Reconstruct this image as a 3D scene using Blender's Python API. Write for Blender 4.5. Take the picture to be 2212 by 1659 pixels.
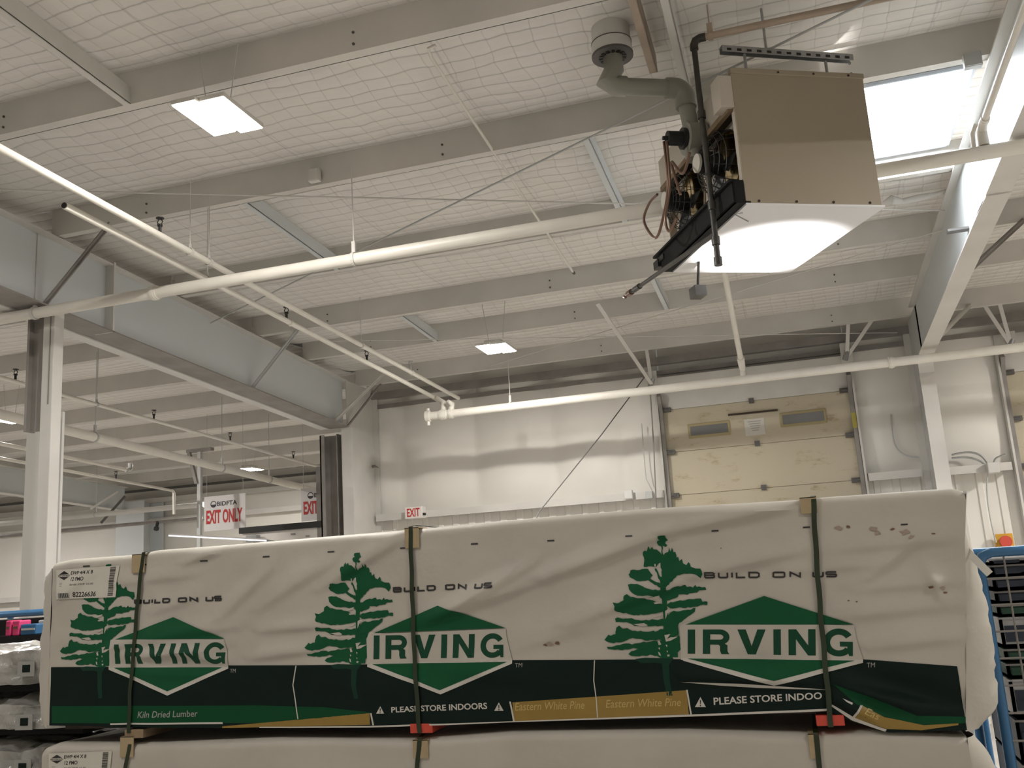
import bpy, bmesh, math, random
from mathutils import Vector, Matrix, noise
from mathutils.geometry import tessellate_polygon

for o in list(bpy.data.objects):
    bpy.data.objects.remove(o, do_unlink=True)
S = bpy.context.scene
COL = S.collection
random.seed(7)

# ------------------------------------------------------------------ camera
W, H = 2212.0, 1659.0
FPX = 2038.38
EYE = Vector((0.0, 0.0, 2.05))
YAW, PIT, ROL = [math.radians(a) for a in (16.217, 11.60, -3.669)]
ROOF = math.tan(math.radians(2.798))
_f = Vector((-math.sin(YAW)*math.cos(PIT), math.cos(YAW)*math.cos(PIT), math.sin(PIT)))
_r0 = Vector((math.cos(YAW), math.sin(YAW), 0))
_u0 = _r0.cross(_f)
_r = math.cos(ROL)*_r0 + math.sin(ROL)*_u0
_u = -math.sin(ROL)*_r0 + math.cos(ROL)*_u0
cd = bpy.data.cameras.new('camera')
cd.sensor_width = 36.0
cd.lens = FPX*36.0/W
cd.clip_start = 0.05
cam = bpy.data.objects.new('camera', cd)
COL.objects.link(cam)
cam.matrix_world = Matrix(((_r.x, _u.x, -_f.x, EYE.x), (_r.y, _u.y, -_f.y, EYE.y), (_r.z, _u.z, -_f.z, EYE.z), (0, 0, 0, 1)))
S.camera = cam

# ------------------------------------------------------------------ view, world, light of the hall
S.view_settings.view_transform = 'Standard'
S.view_settings.look = 'None'
S.view_settings.gamma = 1.0
S.view_settings.use_curve_mapping = False
S.view_settings.exposure = -0.07
wd = bpy.data.worlds.new('daylight'); S.world = wd
wd.use_nodes = True
bg = wd.node_tree.nodes['Background']
bg.inputs[0].default_value = (0.75, 0.85, 1.0, 1); bg.inputs[1].default_value = 1.0

LAMP_W = 128.0          # watts of each LED panel lamp
SKY_E = 24.0           # brightness of the translucent roof panel
def area_light(name, loc, power, size, color, rot=(0, 0, 0), spread=180, sy=None):
    l = bpy.data.lights.new(name, 'AREA'); l.energy = power; l.size = size; l.color = color
    if sy: l.shape = 'RECTANGLE'; l.size_y = sy
    l.spread = math.radians(spread)
    o = bpy.data.objects.new(name, l); o.location = loc; o.rotation_euler = rot
    COL.objects.link(o); return o
WARM = (1.0, 0.955, 0.90)
# the lamps of the same hall that hang outside the picture
for i, p in enumerate([(-3.1, 0.9, 5.05), (3.2, 0.9, 5.05), (4.6, 4.4, 4.95), (5.2, 9.8, 4.6), (-16.5, 9.4, 4.4), (-9.6, 3.2, 4.9), (-17, 15.6, 4.2)]):
    area_light('hall_lamp', p, LAMP_W*(0.52 if i < 2 else 2.1 if i < 4 else 1.2), 1.0 if i < 2 else 0.5, WARM)
# added unseen spot behind the lumber, brightening the heater's underside
sp = bpy.data.lights.new('heater_fill_spot', 'SPOT'); sp.energy = 3000; sp.color = (1, 0.98, 0.95)
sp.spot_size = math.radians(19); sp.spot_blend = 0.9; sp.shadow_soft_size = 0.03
so = bpy.data.objects.new('heater_fill_spot', sp); COL.objects.link(so)
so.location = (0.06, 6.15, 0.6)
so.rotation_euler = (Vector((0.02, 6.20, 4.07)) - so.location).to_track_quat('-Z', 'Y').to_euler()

# ------------------------------------------------------------------ pixel -> point on a known plane
def ray(x, y):
    return _f + _r*((x - W/2)/FPX) - _u*((y - H/2)/FPX)
def at(x, y, X=None, Y=None, Z=None):
    d = ray(x, y)
    if X is not None: t = (X - EYE.x)/d.x
    elif Y is not None: t = (Y - EYE.y)/d.y
    else: t = (Z - EYE.z)/d.z
    return EYE + d*t
def on_plane(x, y, p0, n):
    d = ray(x, y)
    return EYE + d*((p0 - EYE).dot(n)/d.dot(n))
def zp(Y):                      # height of the purlin undersides at depth Y
    return 5.55 - ROOF*Y

# ------------------------------------------------------------------ materials
M = {}
def mat(name, col, rough=0.55, metal=0.0, spec=0.5, noise_amt=0.0, noise_scale=6.0, bump=0.0, bump_scale=40.0, emit=None, estr=0.0, dirt=None):
    m = bpy.data.materials.new(name); m.use_nodes = True
    nt = m.node_tree; b = nt.nodes['Principled BSDF']
    b.inputs['Base Color'].default_value = (*col, 1)
    b.inputs['Roughness'].default_value = rough
    b.inputs['Metallic'].default_value = metal
    b.inputs['Specular IOR Level'].default_value = spec
    if emit:
        b.inputs['Emission Color'].default_value = (*emit, 1); b.inputs['Emission Strength'].default_value = estr
    if noise_amt or bump:
        tc = nt.nodes.new('ShaderNodeTexCoord')
    if noise_amt:
        n = nt.nodes.new('ShaderNodeTexNoise'); n.inputs['Scale'].default_value = noise_scale; n.inputs['Detail'].default_value = 6
        nt.links.new(tc.outputs['Object'], n.inputs['Vector'])
        r = nt.nodes.new('ShaderNodeValToRGB')
        r.color_ramp.elements[0].position = 0.35; r.color_ramp.elements[1].position = 0.7
        d = dirt or tuple(c*(1-noise_amt) for c in col)
        r.color_ramp.elements[0].color = (*d, 1); r.color_ramp.elements[1].color = (*col, 1)
        nt.links.new(n.outputs['Fac'], r.inputs['Fac']); nt.links.new(r.outputs['Color'], b.inputs['Base Color'])
    if bump:
        n2 = nt.nodes.new('ShaderNodeTexNoise'); n2.inputs['Scale'].default_value = bump_scale; n2.inputs['Detail'].default_value = 4
        nt.links.new(tc.outputs['Object'], n2.inputs['Vector'])
        bp = nt.nodes.new('ShaderNodeBump'); bp.inputs['Strength'].default_value = bump; bp.inputs['Distance'].default_value = 0.02
        nt.links.new(n2.outputs['Fac'], bp.inputs['Height']); nt.links.new(bp.outputs['Normal'], b.inputs['Normal'])
    M[name] = m
    return m
mat('steel_white', (0.66, 0.64, 0.60), 0.5, noise_amt=0.10, noise_scale=2.5)
mat('steel_grey', (0.52, 0.53, 0.52), 0.5, noise_amt=0.12, noise_scale=3)
mat('purlin_paint', (0.70, 0.675, 0.63), 0.6, noise_amt=0.14, noise_scale=1.5)
mat('plate_blue', (0.60, 0.63, 0.64), 0.5)
mat('pipe_white', (0.76, 0.73, 0.66), 0.4, noise_amt=0.08, noise_scale=5)
mat('steel_dark', (0.10, 0.095, 0.09), 0.5)
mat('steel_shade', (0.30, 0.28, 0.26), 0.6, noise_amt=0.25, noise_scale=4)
mat('black', (0.012, 0.012, 0.012), 0.45)
mat('black_soft', (0.010, 0.010, 0.010), 0.7, 0.0, 0.2)
mat('chrome', (0.55, 0.55, 0.53), 0.25, 1.0)
mat('galv', (0.42, 0.43, 0.43), 0.4, 0.7, noise_amt=0.2, noise_scale=20)
mat('copper', (0.17, 0.10, 0.07), 0.4, 0.5)
mat('gas_black', (0.045, 0.042, 0.035), 0.45, noise_amt=0.4, noise_scale=12)
mat('gas_tan', (0.46, 0.37, 0.29), 0.5, noise_amt=0.15, noise_scale=6)
mat('heater_tan', (0.36, 0.305, 0.225), 0.5, noise_amt=0.05, noise_scale=2)
mat('heater_cream', (0.55, 0.50, 0.43), 0.45)
mat('heater_white', (0.80, 0.80, 0.82), 0.28)
mat('pvc', (0.27, 0.265, 0.225), 0.3)
mat('flue_white', (0.66, 0.65, 0.62), 0.5)
mat('floor_concrete', (0.56, 0.535, 0.50), 0.55, noise_amt=0.2, noise_scale=1.2)
mat('wall_white', (0.82, 0.795, 0.74), 0.55, noise_amt=0.08, noise_scale=0.8, bump=0.15, bump_scale=5)
mat('wrap', (0.50, 0.47, 0.415), 0.55, noise_amt=0.10, noise_scale=3, bump=0.10, bump_scale=22)
mat('wrap_grey', (0.50, 0.49, 0.46), 0.25, noise_amt=0.7, noise_scale=4, bump=1.0, bump_scale=13)
mat('ink_green', (0.010, 0.085, 0.036), 0.6, 0.0, 0.12)
mat('ink_band', (0.006, 0.014, 0.012), 0.6, 0.0, 0.12)
mat('ink_trunk', (0.010, 0.040, 0.026), 0.6, 0.0, 0.12)
mat('ink_low', (0.006, 0.062, 0.024), 0.6, 0.0, 0.12)
mat('ink_gold', (0.30, 0.19, 0.035), 0.45, noise_amt=0.15, noise_scale=9)
mat('ink_goldtext', (0.50, 0.37, 0.13), 0.5)
mat('ink_white', (0.55, 0.53, 0.48), 0.5)
mat('ink_grey', (0.33, 0.33, 0.31), 0.5)
mat('ink_black', (0.02, 0.018, 0.02), 0.5)
mat('ink_letter', (0.012, 0.060, 0.032), 0.6, 0.0, 0.12)
mat('ink_brown', (0.16, 0.085, 0.06), 0.6)
mat('scuff', (0.33, 0.26, 0.22), 0.35)
mat('label_paper', (0.58, 0.56, 0.50), 0.5)
mat('strap', (0.016, 0.030, 0.010), 0.3, noise_amt=0.3, noise_scale=9)
mat('cardboard', (0.40, 0.31, 0.185), 0.75, noise_amt=0.1, noise_scale=20)
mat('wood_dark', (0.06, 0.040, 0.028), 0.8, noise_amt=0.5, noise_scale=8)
mat('wood', (0.28, 0.20, 0.12), 0.75, noise_amt=0.3, noise_scale=9)
mat('red', (0.55, 0.06, 0.035), 0.5)
mat('sign_red', (0.50, 0.022, 0.02), 0.5)
mat('sign_white', (0.72, 0.70, 0.70), 0.5)
mat('sign_lit', (0.8, 0.76, 0.72), 0.5)
mat('yellow', (0.62, 0.34, 0.03), 0.5)
mat('tape_yellow', (0.45, 0.40, 0.08), 0.5)
mat('cart_blue', (0.045, 0.16, 0.33), 0.35, noise_amt=0.15, noise_scale=10)
mat('crate_dark', (0.020, 0.030, 0.050), 0.5)
mat('crate_green', (0.012, 0.06, 0.035), 0.5)
mat('crate_grey', (0.50, 0.50, 0.50), 0.45, noise_amt=0.25, noise_scale=15)
mat('pink', (0.75, 0.06, 0.20), 0.5)
mat('glass_dim', (0.16, 0.16, 0.16), 0.15)
mat('glass_frame', (0.35, 0.29, 0.15), 0.5)
mat('orange_skin', (0.7, 0.25, 0.1), 0.6)
mat('rubber', (0.02, 0.02, 0.02), 0.8)
mat('lamp_face', (1, 1, 1), 0.5, emit=(1.0, 0.93, 0.80), estr=26)
mat('tube_face', (1, 1, 1), 0.5, emit=(0.93, 0.93, 1.0), estr=1.6)
mat('sky_panel', (1, 1, 1), 0.5, emit=(0.93, 0.97, 1.0), estr=SKY_E)
mat('curb', (0.55, 0.60, 0.68), 0.5)
mat('reflector', (0.75, 0.60, 0.35), 0.15, 1.0)

def nn(nt, t, **kw):
    n = nt.nodes.new(t)
    for k, v in kw.items(): setattr(n, k, v)
    return n
def math_node(nt, op, a, b=None):
    n = nt.nodes.new('ShaderNodeMath'); n.operation = op
    for i, v in enumerate((a, b)):
        if v is None: continue
        if isinstance(v, (int, float)): n.inputs[i].default_value = v
        else: nt.links.new(v, n.inputs[i])
    return n.outputs[0]
def quilt_material():
    """vinyl faced roof insulation: a stitched scrim grid and taped laps"""
    m = bpy.data.materials.new('roof_insulation'); m.use_nodes = True; nt = m.node_tree
    b = nt.nodes['Principled BSDF']; b.inputs['Roughness'].default_value = 0.42
    tc = nn(nt, 'ShaderNodeTexCoord'); wob = nn(nt, 'ShaderNodeTexNoise'); wob.inputs['Scale'].default_value = 1.7; wob.inputs['Detail'].default_value = 3
    nt.links.new(tc.outputs['Object'], wob.inputs['Vector'])
    sx = nn(nt, 'ShaderNodeSeparateXYZ'); nt.links.new(tc.outputs['Object'], sx.inputs[0])
    w = math_node(nt, 'MULTIPLY', math_node(nt, 'SUBTRACT', wob.outputs['Fac'], 0.5), 0.16)
    X = math_node(nt, 'ADD', sx.outputs['X'], w); Y = math_node(nt, 'ADD', sx.outputs['Y'], w)
    fy = math_node(nt, 'PINGPONG', Y, 0.066)     # 0..0.08, lines along X where 0
    fx = math_node(nt, 'PINGPONG', X, 0.078)
    seam = math_node(nt, 'PINGPONG', math_node(nt, 'ADD', sx.outputs['X'], 0.35), 0.78)
    ly = math_node(nt, 'MINIMUM', math_node(nt, 'DIVIDE', fy, 0.011), 1.0)
    lx = math_node(nt, 'MINIMUM', math_node(nt, 'DIVIDE', fx, 0.007), 1.0)
    ls = math_node(nt, 'MINIMUM', math_node(nt, 'DIVIDE', seam, 0.012), 1.0)
    mix = math_node(nt, 'ADD', math_node(nt, 'ADD', math_node(nt, 'MULTIPLY', ly, 0.17), math_node(nt, 'MULTIPLY', lx, 0.08)), 0.50)
    mix = math_node(nt, 'MULTIPLY', mix, math_node(nt, 'ADD', math_node(nt, 'MULTIPLY', ls, 0.22), 0.78))
    big = nn(nt, 'ShaderNodeTexNoise'); big.inputs['Scale'].default_value = 0.9; big.inputs['Detail'].default_value = 2
    nt.links.new(tc.outputs['Object'], big.inputs['Vector'])
    mix = math_node(nt, 'ADD', mix, math_node(nt, 'MULTIPLY', math_node(nt, 'SUBTRACT', big.outputs['Fac'], 0.5), 0.08))
    cm = nn(nt, 'ShaderNodeCombineColor')
    nt.links.new(mix, cm.inputs[0]); nt.links.new(math_node(nt, 'MULTIPLY', mix, 0.965), cm.inputs[1]); nt.links.new(math_node(nt, 'MULTIPLY', mix, 0.91), cm.inputs[2])
    nt.links.new(cm.outputs[0], b.inputs['Base Color'])
    hgt = math_node(nt, 'ADD', math_node(nt, 'SQRT', math_node(nt, 'MINIMUM', math_node(nt, 'MULTIPLY', fy, 15), 1.0)), math_node(nt, 'MULTIPLY', math_node(nt, 'SQRT', math_node(nt, 'MINIMUM', math_node(nt, 'MULTIPLY', fx, 12), 1.0)), 0.5))
    hgt = math_node(nt, 'ADD', hgt, math_node(nt, 'MULTIPLY', wob.outputs['Fac'], 3.0))
    bp = nn(nt, 'ShaderNodeBump'); bp.inputs['Strength'].default_value = 0.8; bp.inputs['Distance'].default_value = 0.014
    nt.links.new(hgt, bp.inputs['Height']); nt.links.new(bp.outputs['Normal'], b.inputs['Normal'])
    M['quilt'] = m
quilt_material()
def door_material():
    m = bpy.data.materials.new('stained_door'); m.use_nodes = True; nt = m.node_tree
    b = nt.nodes['Principled BSDF']; b.inputs['Roughness'].default_value = 0.5
    tc = nn(nt, 'ShaderNodeTexCoord')
    n1 = nn(nt, 'ShaderNodeTexNoise'); n1.inputs['Scale'].default_value = 3.2; n1.inputs['Detail'].default_value = 9; n1.inputs['Roughness'].default_value = 0.7
    mp = nn(nt, 'ShaderNodeMapping'); mp.inputs['Scale'].default_value = (0.8, 1, 1.9); mp.inputs['Location'].default_value = (3.1, 0, 1.7)
    nt.links.new(tc.outputs['Object'], mp.inputs['Vector']); nt.links.new(mp.outputs[0], n1.inputs['Vector'])
    r = nn(nt, 'ShaderNodeValToRGB'); r.color_ramp.elements[0].position = 0.54; r.color_ramp.elements[1].position = 0.67
    r.color_ramp.elements[0].color = (0.50, 0.445, 0.33, 1); r.color_ramp.elements[1].color = (0.33, 0.255, 0.165, 1)
    e = r.color_ramp.elements.new(0.60); e.color = (0.455, 0.39, 0.27, 1)
    nt.links.new(n1.outputs['Fac'], r.inputs['Fac']); nt.links.new(r.outputs['Color'], b.inputs['Base Color'])
    M['door_stain'] = m
door_material()

# ------------------------------------------------------------------ mesh building
class MB:
    def __init__(s): s.v = []; s.f = []; s.m = []; s.k = 0
    def face(s, pts):
        i = len(s.v); s.v += [Vector(p) for p in pts]; s.f.append(list(range(i, i+len(pts)))); s.m.append(s.k)
    def mesh(s, vs, fs):
        i = len(s.v); s.v += [Vector(p) for p in vs]
        for f in fs: s.f.append([i+j for j in f]); s.m.append(s.k)
        return s
    def box(s, a, b):
        x0, x1 = sorted((a[0], b[0])); y0, y1 = sorted((a[1], b[1])); z0, z1 = sorted((a[2], b[2]))
        vs = [(x, y, z) for z in (z0, z1) for y in (y0, y1) for x in (x0, x1)]
        return s.mesh(vs, [(0, 2, 3, 1), (4, 5, 7, 6), (0, 1, 5, 4), (2, 6, 7, 3), (0, 4, 6, 2), (1, 3, 7, 5)])
    def hexa(s, bot, top):      # two quads of 4 points
        return s.mesh(list(bot)+list(top), [(3, 2, 1, 0), (4, 5, 6, 7), (0, 1, 5, 4), (1, 2, 6, 5), (2, 3, 7, 6), (3, 0, 4, 7)])
    def obox(s, c, ax, ay, az):  # centre, three half vectors
        c, ax, ay, az = map(Vector, (c, ax, ay, az))
        return s.hexa([c-ax-ay-az, c+ax-ay-az, c+ax+ay-az, c-ax+ay-az], [c-ax-ay+az, c+ax-ay+az, c+ax+ay+az, c-ax+ay+az])
    def bar(s, p, q, w, h, up=(0, 0, 1)):   # rectangular bar from p to q
        p, q, up = Vector(p), Vector(q), Vector(up); d = (q-p)
        side = d.cross(up).normalized(); u2 = side.cross(d).normalized()
        return s.obox((p+q)/2, d/2, side*w/2, u2*h/2)
    def tube(s, pts, r, n=12, caps=True):
        pts = [Vector(p) for p in pts]; rings = []
        rr = r if isinstance(r, (list, tuple)) else [r]*len(pts)
        d0 = (pts[1]-pts[0]).normalized(); ref = Vector((0, 0, 1)) if abs(d0.z) < 0.9 else Vector((1, 0, 0))
        a = d0.cross(ref).normalized()
        base = len(s.v)
        for i, p in enumerate(pts):
            d = (pts[min(i+1, len(pts)-1)]-pts[max(i-1, 0)]).normalized()
            a = (a - d*a.dot(d)).normalized(); b = d.cross(a)
            for k in range(n):
                t = 2*math.pi*k/n; s.v.append(p + (a*math.cos(t)+b*math.sin(t))*rr[i])
        for i in range(len(pts)-1):
            for k in range(n):
                k2 = (k+1) % n
                s.f.append([base+i*n+k, base+i*n+k2, base+(i+1)*n+k2, base+(i+1)*n+k]); s.m.append(s.k)
        if caps:
            s.f.append([base+k for k in range(n)][::-1]); s.m.append(s.k)
            s.f.append([base+(len(pts)-1)*n+k for k in range(n)]); s.m.append(s.k)
        return s
    def cyl(s, p, q, r, n=16): return s.tube([p, q], r, n)
    def prism(s, poly, ext):     # 3D polygon extruded along vector
        poly = [Vector(p) for p in poly]; e = Vector(ext); n = len(poly)
        i = len(s.v); s.v += poly + [p+e for p in poly]
        s.f.append([i+k for k in range(n)]); s.m.append(s.k)
        s.f.append([i+n+k for k in range(n)][::-1]); s.m.append(s.k)
        for k in range(n):
            k2 = (k+1) % n; s.f.append([i+k2, i+k, i+n+k, i+n+k2]); s.m.append(s.k)
        return s
    def build(s, name, mats, parent=None, smooth=False, bevel=0.0):
        if isinstance(mats, str): mats = [mats]
        off = parent_loc(parent)
        me = bpy.data.meshes.new(name)
        me.from_pydata([v-off for v in s.v], [], s.f)
        for mm in mats: me.materials.append(M[mm])
        for p, k in zip(me.polygons, s.m): p.material_index = k
        me.update()
        bm = bmesh.new(); bm.from_mesh(me); bmesh.ops.recalc_face_normals(bm, faces=bm.faces); bm.to_mesh(me); bm.free()
        if smooth:
            for p in me.polygons: p.use_smooth = True
            try: me.set_sharp_from_angle(angle=math.radians(40))
            except Exception: pass
        o = bpy.data.objects.new(name, me); COL.objects.link(o)
        if parent: o.parent = parent
        if bevel:
            b = o.modifiers.new('bevel', 'BEVEL'); b.width = bevel; b.segments = 2; b.limit_method = 'ANGLE'
        return o
def parent_loc(p):
    v = Vector((0, 0, 0))
    while p: v += p.location; p = p.parent
    return v
def arc(c, a, b, r, t0, t1, n=8):
    c, a, b = Vector(c), Vector(a), Vector(b)
    return [c + (a*math.cos(t0+(t1-t0)*i/n) + b*math.sin(t0+(t1-t0)*i/n))*r for i in range(n+1)]
def bez(p0, p1, p2, p3, n=16):
    p0, p1, p2, p3 = map(Vector, (p0, p1, p2, p3)); o = []
    for i in range(n+1):
        t = i/n; o.append(p0*(1-t)**3 + p1*3*t*(1-t)**2 + p2*3*t*t*(1-t) + p3*t**3)
    return o
def tag(o, label, cat, group=None, kind=None):
    o['label'] = label; o['category'] = cat
    if group: o['group'] = group
    if kind: o['kind'] = kind
    return o
def thing(name, label, cat, loc, group=None):
    o = bpy.data.objects.new(name, None); o.location = loc; o.empty_display_size = 0.1
    COL.objects.link(o); return tag(o, label, cat, group)
def struct(o):
    o['kind'] = 'structure'; return o
def dup(root, loc, label, group=None):
    r = root.copy(); COL.objects.link(r); r.location = loc; r['label'] = label
    if group: r['group'] = group
    for ch in list(root.children):
        c = ch.copy(); COL.objects.link(c); c.parent = r
        for g in list(ch.children):
            d = g.copy(); COL.objects.link(d); d.parent = c
    return r

# text and printing -------------------------------------------------
def text_mesh(s, bold=0.0, shear=0.0, res=3):
    c = bpy.data.curves.new('t', 'FONT'); c.body = s; c.size = 1; c.offset = bold; c.shear = shear; c.resolution_u = res; c.fill_mode = 'FRONT'
    o = bpy.data.objects.new('t', c); COL.objects.link(o)
    dg = bpy.context.evaluated_depsgraph_get(); dg.update()
    me = o.evaluated_get(dg).to_mesh()
    vs = [(v.co.x, v.co.y) for v in me.vertices]; fs = [list(p.vertices) for p in me.polygons]
    o.evaluated_get(dg).to_mesh_clear()
    bpy.data.objects.remove(o, do_unlink=True); bpy.data.curves.remove(c)
    x0 = min(v[0] for v in vs); x1 = max(v[0] for v in vs); y0 = min(v[1] for v in vs); y1 = max(v[1] for v in vs)
    return [((x-x0)/(x1-x0), (y-y0)/(y1-y0)) for x, y in vs], fs
def quad_map(u, v, tl, tr, br, bl):
    a = (tl[0]*(1-u)+tr[0]*u, tl[1]*(1-u)+tr[1]*u); b = (bl[0]*(1-u)+br[0]*u, bl[1]*(1-u)+br[1]*u)
    return (b[0]*(1-v)+a[0]*v, b[1]*(1-v)+a[1]*v)
def poly_faces(poly):
    tris = tessellate_polygon([[Vector((p[0], p[1], 0)) for p in poly]])
    return [list(t) for t in tris]
def stroke(pts, w, closed=False):
    """flat band of width w along a polyline; list of quads with mitred joints"""
    pts = [Vector(p) for p in pts]; n = len(pts); L = []; R = []
    for i in range(n):
        if closed: a, b = pts[i-1], pts[(i+1) % n]
        else: a, b = pts[max(i-1, 0)], pts[min(i+1, n-1)]
        d1 = (pts[i]-a).normalized() if (pts[i]-a).length > 1e-9 else (b-pts[i]).normalized()
        d2 = (b-pts[i]).normalized() if (b-pts[i]).length > 1e-9 else d1
        n1 = Vector((-d1.y, d1.x)); n2 = Vector((-d2.y, d2.x)); mm = (n1+n2).normalized(); k = w/2/max(0.35, mm.dot(n1))
        L.append(pts[i]+mm*k); R.append(pts[i]-mm*k)
    qs = []
    for i in range(n if closed else n-1):
        j = (i+1) % n; qs.append([L[i], L[j], R[j], R[i]])
    return qs
def vglyphs(word):
    """heavy grotesque capitals as polygons in a box 0..1 high"""
    def arcp(cx, cy, rx, ry, a0, a1, n=18): return [(cx+rx*math.cos(math.radians(a0+(a1-a0)*i/n)), cy+ry*math.sin(math.radians(a0+(a1-a0)*i/n))) for i in range(n+1)]
    w = 0.24
    G = {}
    G['I'] = (0.24, [[(0, 0), (w, 0), (w, 1), (0, 1)]])
    r = [[(0, 0), (w, 0), (w, 1), (0, 1)]]
    bowl = [(0.2, 0.90), (0.55, 0.90)] + arcp(0.55, 0.69, 0.22, 0.21, 90, -90, 10) + [(0.2, 0.48)]
    r += stroke(bowl, 0.2)
    r += [[(0.46, 0.52), (0.66, 0.46), (0.80, 0.36), (0.80, 0.12), (0.86, 0), (0.60, 0), (0.56, 0.14), (0.56, 0.32), (0.48, 0.42)]]
    G['R'] = (0.88, r)
    G['V'] = (0.92, [[(0, 1), (0.27, 1), (0.46, 0.34), (0.46, 0), (0.33, 0)], [(0.92, 1), (0.65, 1), (0.46, 0.34), (0.46, 0), (0.59, 0)]])
    G['N'] = (0.88, [[(0, 0), (w, 0), (w, 1), (0, 1)], [(0.64, 0), (0.88, 0), (0.88, 1), (0.64, 1)], [(0, 1), (0.25, 1), (0.88, 0), (0.63, 0)]])
    g = stroke(arcp(0.5, 0.5, 0.39, 0.41, 32, 322, 30), 0.225)
    g += [[(0.54, 0.53), (0.96, 0.53), (0.96, 0.35), (0.54, 0.35)], [(0.78, 0.40), (0.96, 0.40), (0.96, 0.0), (0.84, 0.0), (0.78, 0.2)]]
    G['G'] = (0.98, g)
    x = 0; out = []; gap = 0.25
    for ch in word:
        wd_, ps = G[ch]
        out += [[(px+x, py) for px, py in p] for p in ps]; x += wd_+gap
    x -= gap
    return [[(px/x, py) for px, py in p] for p in out]
def slogan():
    t = 0.016
    L = {}
    def rect(a): return a
    segs = []
    def add(x0, x1, paths):
        for p in paths: segs.append([(x0+(x1-x0)*u, v) for u, v in p])
    add(0, .07, [[(0, 0), (0, 1), (.85, 1), (1, .8), (.85, .52), (0, .52)], [(.85, .52), (1, .4), (1, .12), (.88, 0), (0, 0)]])
    add(.105, .17, [[(0, 1), (0, .12), (.15, 0), (.85, 0), (1, .12), (1, 1)]])
    add(.205, .206, [[(0, 0), (0, 1)]])
    add(.24, .305, [[(0, 1), (0, 0), (1, 0)]])
    add(.335, .41, [[(0, 0), (0, 1), (.8, 1), (1, .8), (1, .2), (.8, 0), (0, 0)]])
    add(.52, .605, [[(0.1, 0), (0, .12), (0, .88), (.1, 1), (.9, 1), (1, .88), (1, .12), (.9, 0), (.1, 0)]])
    add(.65, .725, [[(0, 0), (0, 1), (1, 0), (1, 1)]])
    add(.825, .9, [[(0, 1), (0, .12), (.15, 0), (.85, 0), (1, .12), (1, 1)]])
    add(.925, 1, [[(1, 1), (.1, 1), (0, .88), (0, .6), (.1, .5), (.9, .5), (1, .4), (1, .12), (.9, 0), (0, 0)]])
    return segs

# ================================================================== THE SETTING
XB = -6.0            # frame line of the left roof beam
YW = 12.9            # back wall of the near bay
YF = 18.9            # far wall of the left bay
HB = MB().box((-24, -4, -0.1), (10, 19.5, 0.0)).build('floor', 'floor_concrete'); struct(HB)

PUR_R = [-2.9, -1.3, 0.25, 1.8, 3.35, 4.87, 6.40, 8.12, 9.64, 10.81, 12.37]
PUR_L = [-2.9, -1.3, 0.25, 1.8, 3.35, 4.87, 6.40, 8.12, 9.64, 11.03, 12.43, 13.84, 15.2, 16.6, 17.9]
SKX0, SKX1, SKY0, SKY1 = 0.35, 1.53, 6.74, 8.06
def ceiling():
    mb = MB()
    def patch(x0, x1, y0, y1, nx, span=None, ny=10):
        vs = []; fs = []
        a, b = span or (y0, y1)
        for j in range(ny+1):
            y = y0 + (y1-y0)*j/ny; t = (y-a)/(b-a)
            for i in range(nx+1):
                x = x0 + (x1-x0)*i/nx
                sag = 0.095*max(0.0, math.sin(math.pi*min(max(t, 0), 1)))**0.55 + 0.02*noise.noise(Vector((x*0.8, y*1.6, 3)))*math.sin(math.pi*t)
                vs.append((x, y, zp(y) + 0.24 - sag))
        for j in range(ny):
            for i in range(nx):
                k = j*(nx+1)+i; fs.append((k, k+1, k+nx+2, k+nx+1))
        mb.mesh(vs, fs)
    for P, x0, x1, yend in ((PUR_R, XB-0.32, 10, 13.1), (PUR_L, -24, XB+0.0, 19.3)):
        ys = [-4.0] + P + [yend]
        for a, b in zip(ys[:-1], ys[1:]):
            if x0 > -10 and a < SKY0 < b:
                sp = (a, b)
                patch(x0, SKX0, a, b, 70, sp); patch(SKX1, x1, a, b, 80, sp)
                patch(SKX0, SKX1, a, SKY0, 12, sp, 4); patch(SKX0, SKX1, SKY1, b, 12, sp, 3)
            else: patch(x0, x1, a, b, 150 if x0 > -10 else 110)
    o = mb.build('ceiling', 'quilt', smooth=True); struct(o)
ceiling()
# translucent roof panel in its curb
zt = zp(7.4) + 0.31
MB().box((SKX0-0.02, SKY0-0.02, zt), (SKX1+0.02, SKY1+0.02, zt+0.02)).build('window_1', 'sky_panel')['kind'] = 'structure'
mb = MB()
for a, b in (((SKX0-0.02, SKY0), (SKX0, SKY1)), ((SKX1, SKY0), (SKX1+0.02, SKY1)), ((SKX0, SKY0-0.02), (SKX1, SKY0)), ((SKX0, SKY1), (SKX1, SKY1+0.02))):
    mb.box((*a, zt-0.17), (*b, zt))
struct(mb.build('trim_1', 'curb'))

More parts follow.
